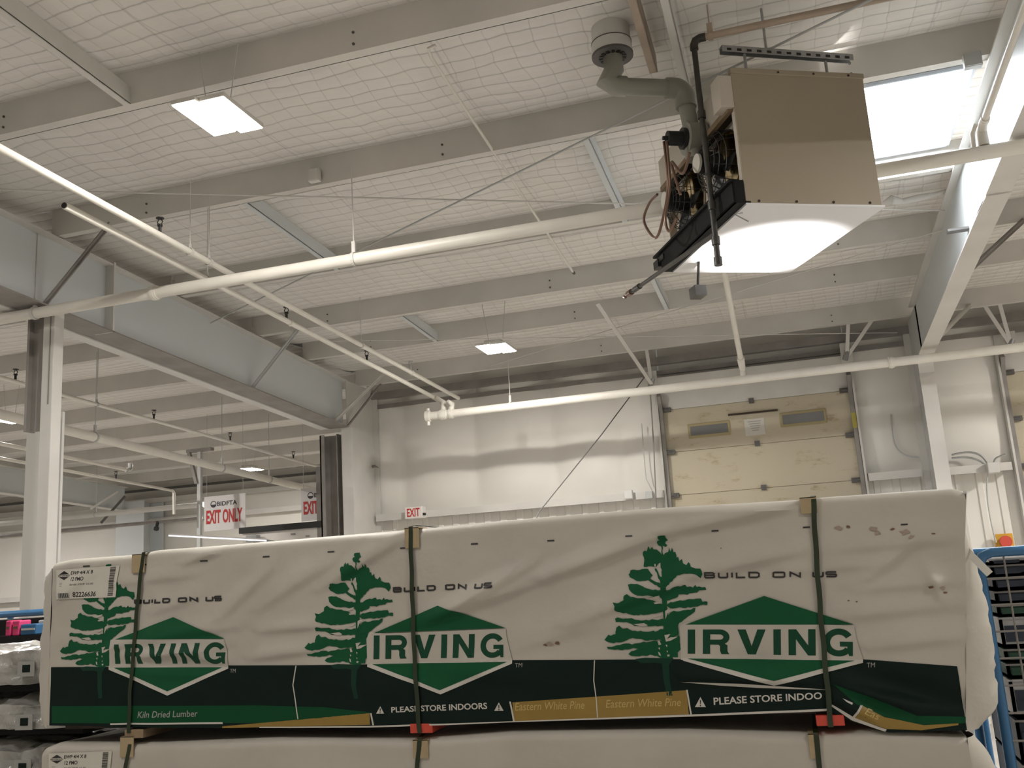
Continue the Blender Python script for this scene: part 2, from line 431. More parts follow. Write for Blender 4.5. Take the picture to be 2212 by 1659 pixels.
# back wall of the near bay: pillowed insulation above the girt, ribbed liner below
DX0, DX1, DX2, DX3 = -1.63, 0.83, 2.64, 5.10
ZG = 3.05
def back_wall():
    mb = MB(); vs = []; fs = []
    # vertical seams of the insulation
    seams = [XB-0.35, at(875, 1000, Y=YW).x, at(1030, 1000, Y=YW).x, at(1200, 1000, Y=YW).x, at(1352, 1000, Y=YW).x, DX0-0.02, DX1+0.02, 1.63, DX2-0.02, DX3+0.02, 6.6, 8.2, 10]
    def pil(x):
        for a, b in zip(seams[:-1], seams[1:]):
            if a <= x <= b:
                return max(0.0, math.sin(math.pi*(x-a)/(b-a)))**0.8*min(0.10, 0.09*(b-a))
        return 0
    def grid(x0, x1, z0, z1, nx, nz, f):
        vs = []; fs = []
        for j in range(nz+1):
            for i in range(nx+1):
                x = x0+(x1-x0)*i/nx; z = z0+(z1-z0)*j/nz; vs.append((x, YW - f(x, z, j/nz), z))
        for j in range(nz):
            for i in range(nx):
                k = j*(nx+1)+i; fs.append((k, k+1, k+nx+2, k+nx+1))
        mb.mesh(vs, fs)
    soft = lambda x, z, t: pil(x)*min(1, 6*t, 4*(1-t)+0.3) + 0.008*noise.noise(Vector((x*3, z*2.5, 1)))
    rib = lambda x, z, t: 0.018*(1 if (x*4.2) % 1 < 0.35 else 0)
    for x0, x1, n in ((XB-0.05, DX0, 80), (DX1, DX2, 40), (DX3, 10, 80)):
        grid(x0, x1, ZG-0.02, 5.16, n, 24, soft)
        grid(x0, x1, 0, ZG-0.02, n*3, 1, rib)
    for x0, x1 in ((DX0, DX1), (DX2, DX3)):
        grid(x0, x1, 4.68, 5.16, 6, 2, lambda x, z, t: 0)
    struct(mb.build('wall_back', 'wall_white', smooth=True))
back_wall()
mb = MB()
mb.box((-24, YF, 0), (XB-0.25, YF+0.1, 4.86))
struct(mb.build('wall_far', 'wall_white'))
struct(MB().box((XB-0.36, YW-0.02, 0), (XB-0.28, YF, 4.84)).build('wall_side', 'wall_white'))
struct(MB().box((-24.1, -4, 0), (-24, 19.5, 6)).build('wall_left', 'wall_white'))
struct(MB().box((10, -4, 0), (10.1, 13.5, 6)).build('wall_right', 'wall_white'))
struct(MB().box((-24, -4.1, 0), (10, -4, 6)).build('wall_front', 'wall_white'))
# girts: long horizontal rails of the walls
def girt(name, x0, x1, y, z, h=0.085, d=0.19, m='steel_white'):
    mb = MB(); mb.box((x0, y-d, z-h), (x1, y, z)); mb.box((x0, y-d-0.004, z-h-0.012), (x1, y-d+0.02, z-h))
    return struct(mb.build(name, m))
girt('trim_2', XB+0.12, DX0-0.06, YW-0.02, 3.075)
girt('trim_3', DX1+0.07, 1.52, YW-0.02, 3.06)
girt('trim_4', 1.78, DX2-0.10, YW-0.02, 3.05)
girt('trim_5', -24, XB-0.4, YF, at(600, 1055, Y=YF-0.2).z+0.06, 0.10, 0.2)
girt('trim_6', -24, XB-0.4, YF, at(600, 1100, Y=YF-0.2).z+0.05, 0.10, 0.2)
girt('trim_7', -24, XB-0.4, YF, 2.35, 0.10, 0.2)
# eave channels of both walls; the back one paints the eave shadow dark
struct(MB().box((XB, YW-0.16, 4.80), (10, YW-0.06, 4.90)).box((XB, YW-0.10, 4.66), (10, YW-0.06, 4.72)).build('trim_8', 'steel_shade'))
struct(MB().box((-20, YF-0.16, 4.58), (XB-0.4, YF-0.08, 4.63)).build('trim_9', 'steel_dark'))
# door header beam over the dock door and short wall return at the corner
hz = at(1620, 815, Y=YW-0.12).z
struct(MB().box((DX0-0.02, YW-0.20, hz-0.02), (DX1-0.02, YW-0.06, hz+0.13)).build('trim_10', 'steel_white', bevel=0.006))

# ------------------------------------------------------------------ dock doors (setting)
def dock_door(n, x0, x1, full):
    root = bpy.data.objects.new('door_%d' % n, None); root.location = (x0, YW, 0); COL.objects.link(root); struct(root)
    zs = [0.02, 0.66, 1.24, 1.83, 2.42, 3.00, 3.585, 4.17, 4.72]
    y0, y1 = YW-0.03, YW+0.02
    for i, (a, b) in enumerate(zip(zs[:-1], zs[1:])):
        mb = MB(); mb.box((x0-0.03, y0, a+0.004), (x1+0.03, y1, b-0.004)); mb.box((x0-0.03, y0+0.012, b-0.004), (x1+0.03, y1, b+0.004))
        mb.build('door_panel', 'door_stain' if b < 4.3 else 'steel_white', root)  # top section whiter: the light falling there is put into its colour
    if full:
        for (px0, py0, px1, py1) in ((1490, 917, 1574, 939), (1688, 890, 1782, 916)):
            a = at(px0, py0, Y=y0); b = at(px1, py1, Y=y0); c = at((px0+px1)/2, (py0+py1)/2, Y=y0)
            h = 0.062; w = (b.x-a.x)/2
            fr = MB().box((c.x-w-0.03, y0-0.018, c.z-h-0.035), (c.x+w+0.03, y0, c.z+h+0.035)).build('window_frame', 'glass_frame', root, bevel=0.008)
            MB().box((c.x-w, y0-0.022, c.z-h), (c.x+w, y0-0.017, c.z+h)).build('pane', 'glass_dim', fr)
        a = at(1607, 908, Y=y0); b = at(1654, 938, Y=y0)
        mb = MB(); mb.box((a.x, y0-0.006, b.z), (b.x, y0, a.z+0.01)); mb.k = 1
        for k in range(5):
            z = a.z-0.035-k*0.030
            mb.box((a.x+0.045+0.012*k, y0-0.008, z), (b.x-0.04-0.01*k, y0-0.006, z+0.011))
        mb.build('notice', ['label_paper', 'ink_grey'], root)
        a = at(1573, 897, Y=y0); b = at(1680, 886, Y=y0)
        MB().bar((a.x, y0-0.02, a.z), (b.x, y0-0.02, b.z), 0.02, 0.022).build('lift_bar', 'wood_dark', root)
        for px, py in ((1623, 866), (1636, 958), (1650, 1053)):
            c = at(px, py, Y=y0); MB().box((c.x-0.033, y0-0.03, c.z-0.033), (c.x+0.033, y0, c.z+0.033)).build('hinge', 'steel_dark', root)
    for sx, s in ((x0, 1), (x1, -1)):
        mb = MB()
        pts = [(sx, YW-0.06, 0.0), (sx, YW-0.06, 4.05)] + [(sx + 0, YW-0.06-0.45*(1-math.cos(t*math.pi/2/6)), 4.05+0.45*math.sin(t*math.pi/2/6)) for t in range(1, 4)]
        for a, b in zip(pts[:-1], pts[1:]): mb.bar(a, b, 0.05, 0.10, (0, 1, 0) if abs(a[1]-b[1]) < 1e-6 else (0, 1, 0.1))
        mb.build('track', 'steel_shade', root)
        mb = MB(); mb.box((sx-s*0.055, YW-0.15, 0), (sx-s*0.03, YW-0.03, 4.45)); mb.build('jamb', 'steel_white', root)
        for z in (1.24, 1.83, 2.42, 3.0, 3.585, 4.17):
            MB().box((sx+s*0.03, YW-0.09, z-0.03), (sx+s*0.13, YW-0.03, z+0.03)).cyl((sx-s*0.0, YW-0.085, z), (sx+s*0.10, YW-0.085, z), 0.018, 8).build('roller', 'steel_dark', root)
    if full:
        MB().box((x1-0.028, YW-0.118, 3.66), (x1+0.027, YW-0.112, 3.86)).build('tape', 'tape_yellow', root)
    return root
dock_door(1, DX0, DX1, True)
dock_door(2, DX2, DX3, False)

# ================================================================== STEEL FRAME
# ---- purlins
def purlin_mesh(x0, x1, y, name, root, clip_at=(), bolt_m='steel_dark'):
    z = zp(y); mb = MB(); t = 0.006
    mb.hexa([(x0, y, z+t), (x1, y, z+t), (x1, y+t, z+t), (x0, y+t, z+t)], [(x0, y, z+0.245), (x1, y, z+0.245), (x1, y+t, z+0.245), (x0, y+t, z+0.245)])
    mb.box((x0, y, z), (x1, y+0.082, z+t)); mb.box((x0, y+0.076, z), (x1, y+0.082, z+0.02)); mb.box((x0, y-0.062, z+0.239), (x1, y, z+0.245))
    mb.build('purlin_web', 'purlin_paint', root)
    for bx in clip_at:
        for dz in (0.05, 0.13): MB().cyl((bx, y-0.008, z+dz), (bx, y, z+dz), 0.009, 8).build('bolt', bolt_m, root)
ORD = ['first', 'second', 'third', 'fourth', 'fifth', 'sixth', 'seventh', 'eighth', 'ninth', 'tenth']
desc_r = {4.87: 'painted roof purlin nearest the camera, running behind the bright square lamp at upper left',
          6.40: 'painted roof purlin with the small junction box, carrying the near white pipe',
          8.12: 'painted roof purlin just above and behind the near white sprinkler pipe',
          9.64: 'deep painted roof purlin between the heater and the smaller square ceiling lamp',
          10.81: 'painted roof purlin just in front of the smaller square ceiling lamp',
          12.37: 'painted roof purlin nearest the back wall, above the far sprinkler main'}
for y in PUR_R:
    if y < 4.8: continue
    r = thing('roof_purlin', desc_r[y], 'roof purlin', (2, y, zp(y)), 'roof purlins of the near bay')
    purlin_mesh(XB+0.02, 9.9, y, 'roof_purlin', r, (-5.0, -2.3, 0.7))
vis_l = [y for y in PUR_L if y > 8]
for i, y in enumerate(vis_l):
    lab = 'painted roof purlin beyond the left roof beam, %s counted back from the white post' % ORD[i]
    r = thing('roof_purlin', lab, 'roof purlin', (-12, y, zp(y)), 'roof purlins of the far left bay')
    purlin_mesh(-23.9, XB-0.02, y, 'roof_purlin', r, (-7.3,), 'sign_white')
# ---- roof beams
def i_beam(root, X, ya, yb, bot_a, bot_b, top_a, top_b, fw, web_m, fl_m, xw=None, ext=0.0):
    xw = X if xw is None else xw
    t = 0.012
    mb = MB(); e1, e2 = 0.0135, 0.0138; mb.hexa([(xw-t/2, ya, bot_a+e1), (xw+t/2, ya, bot_a+e1), (xw+t/2, yb, bot_b+e1), (xw-t/2, yb, bot_b+e1)], [(xw-t/2, ya, top_a-e2), (xw+t/2, ya, top_a-e2), (xw+t/2, yb, top_b-e2), (xw-t/2, yb, top_b-e2)])
    mb.build('web', web_m, root)
    for nm, a, b, w, e in (('bottom_flange', bot_a, bot_b, fw, ext), ('top_flange', top_a-0.014, top_b-0.014, fw*0.9, 0)):
        MB().hexa([(xw-w/2-e, ya, a), (xw+w/2, ya, a), (xw+w/2, yb, b), (xw-w/2-e, yb, b)], [(xw-w/2-e, ya, a+0.014), (xw+w/2, ya, a+0.014), (xw+w/2, yb, b+0.014), (xw-w/2-e, yb, b+0.014)]).build(nm, 'steel_shade' if e and nm[0] == 'b' else fl_m, root)  # the widened bottom flange gets a dark steel, painting its underside shade
def zb(y): return 4.533 - 0.0512*(y-6.96)      # underside of the beams
def ztp(y): return zp(y) - 0.012
# left beam
LB = thing('roof_beam', 'long white steel roof beam sloping down from the left edge to the wall corner', 'roof beam', (XB, 6, 4.5))
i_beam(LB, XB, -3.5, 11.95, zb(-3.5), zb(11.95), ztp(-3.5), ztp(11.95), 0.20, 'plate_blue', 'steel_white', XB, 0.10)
for y in (at(228, 640, X=XB).y,):
    MB().box((XB-0.10, y-0.012, zb(y)), (XB+0.10, y+0.012, ztp(y)+0.02)).build('splice_plate', 'steel_white', LB)
def flange_brace(root, xb, y, pur_y, s, m='steel_shade'):
    p = (xb+s*0.05, y, zb(y)+0.03); q = (xb+s*0.62, pur_y+0.02, zp(pur_y)+0.03)
    MB().bar(p, q, 0.012, 0.055, (0, 1, 0)).bar(p, q, 0.05, 0.008, (0, 1, 0)).build('brace', m, root)
flange_brace(LB, XB, 6.32, 6.40, 1); flange_brace(LB, XB, 9.55, 9.64, 1, 'steel_grey'); flange_brace(LB, XB, 11.62, 12.0, 1, 'steel_white')
flange_brace(LB, XB, 6.32, 6.40, -0.6)
# twin beam of the neighbouring frame, hard up against it
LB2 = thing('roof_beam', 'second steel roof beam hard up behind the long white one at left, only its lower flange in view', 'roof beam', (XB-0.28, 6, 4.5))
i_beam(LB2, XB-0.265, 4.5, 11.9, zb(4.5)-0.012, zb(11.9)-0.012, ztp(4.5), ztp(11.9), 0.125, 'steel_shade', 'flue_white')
# right beam
XR = 1.635
RB = thing('roof_beam', 'white steel roof beam at the right, sunlit beside the roof light', 'roof beam', (XR, 6, 4.5))
i_beam(RB, XR, -3.5, 11.95, zb(-3.5)-0.005, zb(11.95)-0.005, ztp(-3.5), ztp(11.95), 0.17, 'plate_blue', 'steel_white')
y = at(2065, 500, X=XR).y
c = at(2066, 497, X=XR-0.10); MB().box((c.x-0.07, c.y-0.03, c.z-0.01), (c.x+0.09, c.y+0.05, c.z+0.01)).build('seat_clip', 'steel_dark', RB)
flange_brace(RB, XR, 8.9, 9.64, 1.25, 'steel_shade'); flange_brace(RB, XR, 11.2, 12.37, 1.1, 'steel_white')
y = at(2150, 380, X=XR).y
MB().box((XR-0.085, y-0.01, zb(y)-0.016), (XR+0.085, y+0.5, zb(y)-0.004)).build('cover_plate', 'steel_white', RB)
# far left beam
XFL = -14.6
FB = thing('roof_beam', 'pale tapered roof beam far at the left edge, behind the white post', 'roof beam', (XFL, 15, 4.2))
z0, z1 = at(30, 1070, X=XFL).z, at(215, 1097, X=XFL).z; ya, yb = at(30, 1070, X=XFL).y, at(215, 1097, X=XFL).y
sl = (z1-z0)/(yb-ya); ya2, yb2 = 9.0, at(268, 1095, X=XFL).y
i_beam(FB, XFL, ya2, yb2, z0+sl*(ya2-ya), z0+sl*(yb2-ya), zp(ya2)-0.05, zp(yb2)-0.05, 0.2, 'plate_blue', 'steel_white')
p = at(218, 1130, X=XFL+0.1); q = at(270, 1072, X=XFL+0.5)
MB().bar(p, q, 0.05, 0.05).build('brace', 'steel_dark', FB)
p = at(195, 1100, X=XFL+0.1); q = at(255, 1062, X=XFL+0.5)
MB().bar(p, q, 0.04, 0.04).build('brace', 'steel_white', FB)
# ---- columns
def h_column(name, lab, x, y0, y1, fw, z1, m_f, m_w, z1b=None, grp=None):
    r = thing(name, lab, 'column', (x, y0, 0), grp)
    MB().box((x-fw/2, y0, 0), (x+fw/2, y0+0.014, z1)).build('front_flange', m_f, r)
    MB().box((x-0.006, y0+0.014, 0), (x+0.006, y1-0.014, z1b or z1)).build('web', m_w, r)
    MB().box((x-fw/2, y1-0.014, 0), (x+fw/2, y1, z1b or z1)).build('back_flange', m_f, r)
    return r
rc = h_column('frame_column', 'white steel wall column under the right roof beam, between the two dock doors', XR, 11.82, 12.80, 0.165, zb(11.82)-0.02, 'steel_white', 'steel_grey', zp(12.3))
MB().box((XR-0.083, 11.80, 4.10), (XR+0.083, 11.83, zb(11.8)+0.01)).build('knee_plate', 'steel_white', rc)
cc = h_column('frame_column', 'white steel column in the corner where the left roof beam meets the back wall', XB+0.07, 11.92, 12.80, 0.165, zb(11.92)-0.02, 'steel_white', 'steel_white', zp(12.3))
MB().bar((XB+0.10, 11.90, zb(11.9)-0.0), (XB+0.42, 12.35, zp(12.35)-0.02), 0.05, 0.02).build('brace', 'steel_shade', cc)
p0 = at(690, 1000, Y=11.95); p1 = at(737, 1000, Y=11.95)
c2 = thing('frame_column', 'dark steel column to the left of the white corner column', 'column', (p0.x, 11.95, 0))
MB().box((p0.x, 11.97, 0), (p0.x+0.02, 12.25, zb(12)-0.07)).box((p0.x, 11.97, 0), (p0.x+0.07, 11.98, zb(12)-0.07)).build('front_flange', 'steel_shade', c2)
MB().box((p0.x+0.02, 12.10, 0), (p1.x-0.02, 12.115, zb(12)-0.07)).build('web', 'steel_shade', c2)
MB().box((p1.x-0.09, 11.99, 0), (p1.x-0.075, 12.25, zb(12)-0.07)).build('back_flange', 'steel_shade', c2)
p0 = at(684, 1100, Y=12.6); p1 = at(704, 1100, Y=12.6); zt_ = at(690, 1008, Y=12.6).z
struct(MB().box((p0.x, 12.6, 0), (p1.x+0.06, 12.66, zt_)).build('trim_11', 'steel_shade'))
# near left post
NP = thing('steel_post', 'slim white steel post standing under the left roof beam, near the left edge', 'column', (XB, 6.44, 0))
zt_ = zb(6.5)-0.004
MB().box((XB-0.02, 6.385, 0), (XB+0.095, 6.50, zt_)).build('shaft', 'steel_white', NP, bevel=0.006)
zc = at(105, 930, X=XB).z
MB().box((XB-0.20, 6.40, zc), (XB-0.175, 6.50, zt_)).box((XB-0.175, 6.445, zc), (XB-0.02, 6.455, zt_)).build('side_channel', 'steel_shade', NP)
MB().box((XB+0.055, 6.379, at(118, 880, X=XB).z), (XB+0.062, 6.385, zt_)).build('weld_bead', 'steel_shade', NP)
MB().box((XB-0.16, 6.33, 0), (XB+0.16, 6.56, 0.02)).build('base_plate', 'steel_grey', NP)
WPc = thing('steel_post', 'wide cream steel post cut off below the roof, just left of the slim white post', 'column', (XB-0.5, 6.9, 0))
a = at(55, 1000, Y=6.9); b = at(96, 1000, Y=6.9); zt_ = at(70, 886, Y=6.9).z
MB().box((a.x, 6.9, 0), (b.x, 6.93, zt_)).build('front_flange', 'flue_white', WPc)
MB().box(((a.x+b.x)/2-0.01, 6.93, 0), ((a.x+b.x)/2+0.01, 7.1, zt_-0.02)).build('web', 'flue_white', WPc)
MB().box((a.x, 7.1, 0), (b.x, 7.13, zt_)).build('back_flange', 'flue_white', WPc)
# far left column under the far beam
FCx0 = at(250, 1150, Y=yb2).x; FCx1 = at(310, 1150, Y=yb2).x
h_column('frame_column', 'pale column under the far left roof beam, seen over the left end of the lumber', (FCx0+FCx1)/2, yb2, yb2+0.7, FCx1-FCx0, at(270, 1085, Y=yb2).z, 'plate_blue', 'steel_grey')
# ---- blocking plates between the purlins
def blocking(lab, x, ya, yb, m='plate_blue', z=0.0):
    r = thing('purlin_blocking', lab, 'blocking plate', (x, ya, zp(ya)), 'blocking plates between the purlins')
    MB().hexa([(x-0.004, ya, zp(ya)+z), (x+0.004, ya, zp(ya)+z), (x+0.004, yb, zp(yb)+z), (x-0.004, yb, zp(yb)+z)],
              [(x-0.004, ya, zp(ya)+0.125), (x+0.004, ya, zp(ya)+0.125), (x+0.004, yb, zp(yb)+0.125), (x-0.004, yb, zp(yb)+0.125)]).build('web', m, r)
    MB().hexa([(x-0.05, ya, zp(ya)+z), (x+0.004, ya, zp(ya)+z), (x+0.004, yb, zp(yb)+z), (x-0.05, yb, zp(yb)+z)],
              [(x-0.05, ya, zp(ya)+z+0.006), (x+0.004, ya, zp(ya)+z+0.006), (x+0.004, yb, zp(yb)+z+0.006), (x-0.05, yb, zp(yb)+z+0.006)]).build('flange', m, r)
blocking('pale blocking plate between purlins above the near white pipe, left of centre', -4.07, 6.47, 8.12)
blocking('pale blocking plate between purlins near the smaller square lamp', -4.08, 9.71, 10.81)
blocking('narrow white blocking plate between purlins just left of the heater', -1.17, 6.47, 8.12)
blocking('short white blocking plate between purlins just under the heater', -1.17, 9.71, 10.81)
blocking('broad white blocking plate between purlins in the top left corner', -3.95, 3.45, 4.87, 'steel_white')
blocking('white blocking plate between purlins behind the dark gas drop pipe', -0.37, 4.95, 6.40, 'steel_white')
blocking('tan stained blocking plate beside the white one behind the gas drop pipe', -0.55, 4.95, 5.80, 'gas_tan')

# ================================================================== PIPES, RODS AND CONDUITS
def ring_hanger(root, c, axis, r, ztop, m='steel_white', clevis=True, rod_r=0.005):
    c = Vector(c); axis = Vector(axis).normalized(); side = axis.cross(Vector((0, 0, 1))).normalized(); up = Vector((0, 0, 1))
    mb = MB()
    pts = [c + (side*math.cos(t) + up*math.sin(t))*(r+0.006) for t in [2*math.pi*i/16 for i in range(17)]]
    for a, b in zip(pts[:-1], pts[1:]): mb.obox((a+b)/2, (b-a)/2*1.05, axis*0.013, (b-a).cross(axis).normalized()*0.002)
    if clevis and r > 0.03: mb.obox(c+up*(r+0.05), side*0.012, axis*0.014, up*0.045)
    elif clevis: mb.obox(c+up*(r+0.018), side*0.006, axis*0.008, up*0.018)
    h = mb.build('hanger', m, root)
    MB().cyl(c+up*(r+0.02), Vector((c.x, c.y, ztop)), rod_r, 8).build('rod', m, h)
def coupling(root, c, axis, r, m='pipe_white', l=0.045):
    c = Vector(c); a = Vector(axis).normalized()
    MB().cyl(c-a*l, c+a*l, r*1.22, 16).cyl(c-a*l*0.5, c+a*l*0.5, r*1.32, 16).build('coupling', m, root, smooth=True)
def sprinkler_head(root, c, m='black'):
    c = Vector(c)
    mb = MB(); mb.cyl(c, c+Vector((0, 0, 0.05)), 0.012, 10).cyl(c+Vector((0, 0, 0.05)), c+Vector((0, 0, 0.065)), 0.019, 10)
    for s in (-1, 1): mb.tube([c+Vector((s*0.012, 0, 0.06)), c+Vector((s*0.022, 0, 0.085)), c+Vector((s*0.006, 0, 0.112))], 0.004, 6)
    mb.cyl(c+Vector((0, 0, 0.11)), c+Vector((0, 0, 0.116)), 0.030, 12)
    mb.build('sprinkler_head', m, root, smooth=False)
def pipe(name, lab, cat, pts, r, m='pipe_white', n=16, grp=None):
    root = thing(name, lab, cat, pts[0], grp)
    MB().tube(pts, r, n).build('pipe', m, root, smooth=True); return root
ZV = Vector((0, 0, 1)); XV = Vector((1, 0, 0)); YV = Vector((0, 1, 0))
# near white main running right across the picture
bz = at(777, 558, Y=6.25).z
bigp = pipe('sprinkler_pipe', 'thick white pipe crossing the whole picture in front of both roof beams', 'pipe', [(-9, 6.25, bz), (9.5, 6.25, bz)], 0.047, n=24)
for px in (765, 75):
    c = at(px, 557 if px == 765 else 682, Y=6.25); ring_hanger(bigp, (c.x, 6.25, bz), XV, 0.047, zp(6.25)+0.02)
coupling(bigp, (at(335, 640, Y=6.25).x, 6.25, bz), XV, 0.047, l=0.03)
# branch off it at the right, running toward the viewer
bx = at(2128, 330, Y=6.25).x
rb = pipe('sprinkler_branch', 'thin white pipe rising from the thick pipe beside the sunlit beam at top right', 'pipe', [(bx, 6.17, bz+0.16), (bx, 3.0, bz+0.16+0.16)], 0.021)
coupling(rb, (bx, 6.13, bz+0.162), YV, 0.022); MB().tube([(bx, 6.17, bz+0.16), (bx, 6.25, bz+0.15), (bx, 6.25, bz+0.045)], [0.026, 0.034, 0.036], 14).build('tee_outlet', 'pipe_white', rb, smooth=True)
MB().tube([(bx-0.06, 6.25, bz+0.04), (bx-0.06, 6.22, bz+0.13), (bx-0.04, 6.18, bz+0.17)], 0.015, 10).build('clamp', 'pipe_white', rb, smooth=True)
# two branch lines at the left
e1 = at(990, 860, X=-4.25); s1 = at(0, 320, X=-4.25); s1 = s1 + (s1-e1)*0.12
b1 = pipe('sprinkler_branch', 'white sprinkler branch pipe entering from the left edge, upper one of the pair, open ended', 'pipe', [s1, e1], 0.0255)
def on_line(p, q, x, y):
    best = min((i/600 for i in range(601)), key=lambda t: (proj(p.lerp(q, t)) - Vector((x, y))).length); return p.lerp(q, best)
def proj(p):
    d = Vector(p)-EYE; k = d.dot(_f); return Vector((W/2+FPX*d.dot(_r)/k, H/2-FPX*d.dot(_u)/k))
for px, py in ((342, 512), (890, 800)): sprinkler_head(b1, on_line(s1, e1, px, py)+ZV*0.02, 'black' if px < 400 else 'steel_grey')
for px, py in ((410, 548), (450, 570), (785, 738)): 
    c = on_line(s1, e1, px, py); ring_hanger(b1, c, e1-s1, 0.026, zp(c.y)+0.01, rod_r=0.004)
c = on_line(s1, e1, 890, 803); coupling(b1, c, e1-s1, 0.0255, l=0.02)
e2 = at(937, 858, X=-4.42); s2 = at(139, 444, X=-4.42)
b2 = pipe('sprinkler_branch', 'bright white branch pipe with a dark open end at left, lower one of the pair', 'pipe', [s2, e2], 0.026)
MB().tube([s2-(e2-s2).normalized()*0.006, s2+(e2-s2).normalized()*0.004], 0.020, 14).build('open_end', 'black', b2)
sprinkler_head(b2, on_line(s2, e2, 620, 690)+ZV*0.02); 
c = on_line(s2, e2, 800, 770); sprinkler_head(b2, c+ZV*0.02); coupling(b2, on_line(s2, e2, 625, 700), e2-s2, 0.026, l=0.02)
c = on_line(s2, e2, 450, 600); ring_hanger(b2, c, e2-s2, 0.026, zp(c.y)+0.01, rod_r=0.004)
# far main
mz = at(1460, 837, Y=11.3).z; ml = at(925, 899, Y=11.3).x
fm = pipe('sprinkler_main', 'white sprinkler main crossing the picture in front of the back wall and dock door', 'pipe', [(ml, 11.3, mz), (9.5, 11.3, mz)], 0.052, n=20)
MB().cyl((ml-0.03, 11.3, mz), (ml+0.03, 11.3, mz), 0.072, 16).cyl((ml, 11.3, mz-0.12), (ml, 11.3, mz+0.10), 0.022, 10).build('end_cap', 'pipe_white', fm, smooth=True)
ex = at(957, 890, Y=11.3).x
MB().tube([e2-(e2-s2).normalized()*0.02, e2+Vector((0.02, 0.03, -0.01)), Vector((ex, 11.34, mz+0.16)), Vector((ex, 11.3, mz+0.04))], 0.036, 12).build('elbow_riser', 'pipe_white', fm, smooth=True)
coupling(fm, (ex, 11.3, mz), XV, 0.052)
ex2 = at(975, 888, Y=11.3).x
MB().tube([(ex2, 11.3, mz-0.02), (ex2, 11.3, mz+0.07), (ex2+0.02, 11.28, mz+0.12), (ex2, 11.2, mz+0.15)], [0.05, 0.04, 0.036, 0.02], 12).build('outlet', 'pipe_white', fm, smooth=True); coupling(fm, (ex2, 11.3, mz), XV, 0.052, l=0.03)
for px in (1103,):
    cx = at(px, 878, Y=11.3).x; ring_hanger(fm, (cx, 11.3, mz), XV, 0.052, zp(11.3))
coupling(fm, (at(1925, 783, Y=11.3).x, 11.3, mz), XV, 0.052, l=0.03)
# riser branch behind the heater
vx = -0.43; a = at(1565, 590, X=vx); b = at(1600, 775, X=vx)
vb = pipe('sprinkler_branch', 'white branch pipe dropping from behind the heater to the far main', 'pipe', [a+(a-b)*0.06, b], 0.031)
MB().tube([b+(a-b).normalized()*0.03, b+Vector((0, 0.06, -0.03)), Vector((vx, 11.3, mz+0.12)), Vector((vx, 11.3, mz+0.02))], [0.04, 0.042, 0.036, 0.04], 14).build('elbow', 'pipe_white', vb, smooth=True)
coupling(vb, b, b-a, 0.033, l=0.03); coupling(vb, at(1582, 668, X=vx), b-a, 0.03, l=0.02)
# left bay pipes
def line_pipe(lab, X, p0, p1, r, ext0=0.0, ext1=0.0, m='pipe_white', name='sprinkler_pipe'):
    a = at(*p0, X=X); b = at(*p1, X=X); d = b-a
    root = pipe(name, lab, 'pipe', [a-d*ext0, b+d*ext1], r, m, 14); return root, a, b
lm, a, b = line_pipe('thick white pipe slanting through the left bay above the exit signs', -8.0, (124, 925), (649, 1052), 0.055, 0.45, 0.1)
for px, py in ((205, 945), (480, 1010), (582, 1035)):
    c = on_line(a, b, px, py); ring_hanger(lm, c, b-a, 0.055, zp(c.y), 'steel_grey')
lb, a, b = line_pipe('thin white sprinkler line slanting above the thick pipe in the left bay', -7.5, (0, 815), (684, 1007), 0.022, 0.1, 0.12)
for px, py in ((33, 824), (332, 907), (497, 955), (634, 993)): sprinkler_head(lb, on_line(a, b, px, py)+ZV*0.015)
for px, py in ((210, 872),):
    c = on_line(a, b, px, py); ring_hanger(lb, c, b-a, 0.022, zp(c.y), 'steel_grey', rod_r=0.004)
p3, a, b = line_pipe('short white pipe in the left bay ending in a clamped fitting', -9.0, (120, 983), (275, 1015), 0.024, 0.9, 0.0)
MB().tube([b-YV*0.02, b+YV*0.02, b+Vector((0, 0.06, 0.02)), b+Vector((0, 0.06, 0.10))], 0.034, 12).build('end_fitting', 'chrome', p3, smooth=True)
p4, a, b = line_pipe('lowest thin white pipe in the left bay, turning down at its end', -9.2, (118, 1012), (373, 1060), 0.020, 0.6, 0.0)
MB().tube([b-(b-a).normalized()*0.01, b+Vector((0, 0.03, -0.03)), b+Vector((0, 0.04, -0.36))], 0.022, 10).build('drop', 'pipe_white', p4, smooth=True)
c = on_line(a, b, 250, 1037); sprinkler_head(p4, c+ZV*0.01)
for lab, p0, p1, r, m in (('pale cross pipe under the far left beam, upper of two', (110, 1121), (440, 1090), 0.05, 'steel_white'), ('dark cross pipe under the far left beam, lower of two', (110, 1150), (436, 1117), 0.035, 'steel_shade')):
    a = at(*p0, Y=15.6); b = at(*p1, Y=15.6); zz = (a.z+b.z)/2
    q = pipe('sprinkler_pipe', lab, 'pipe', [(a.x-7, 15.6, zz), (b.x, 15.6, zz)], r, m)
    if r > 0.04:
        c = at(207, 1112, Y=15.6); ring_hanger(q, (c.x, 15.6, zz), XV, r, zp(15.6), 'steel_grey')
    else:
        c = at(342, 1130, Y=15.6); MB().cyl((c.x, 15.58, zz), (c.x+0.02, 15.52, zz-0.12), 0.03, 10).cyl((c.x+0.02, 15.52, zz-0.12), (c.x+0.03, 15.5, zz-0.15), 0.05, 10).build('sprinkler_head', 'black', q)
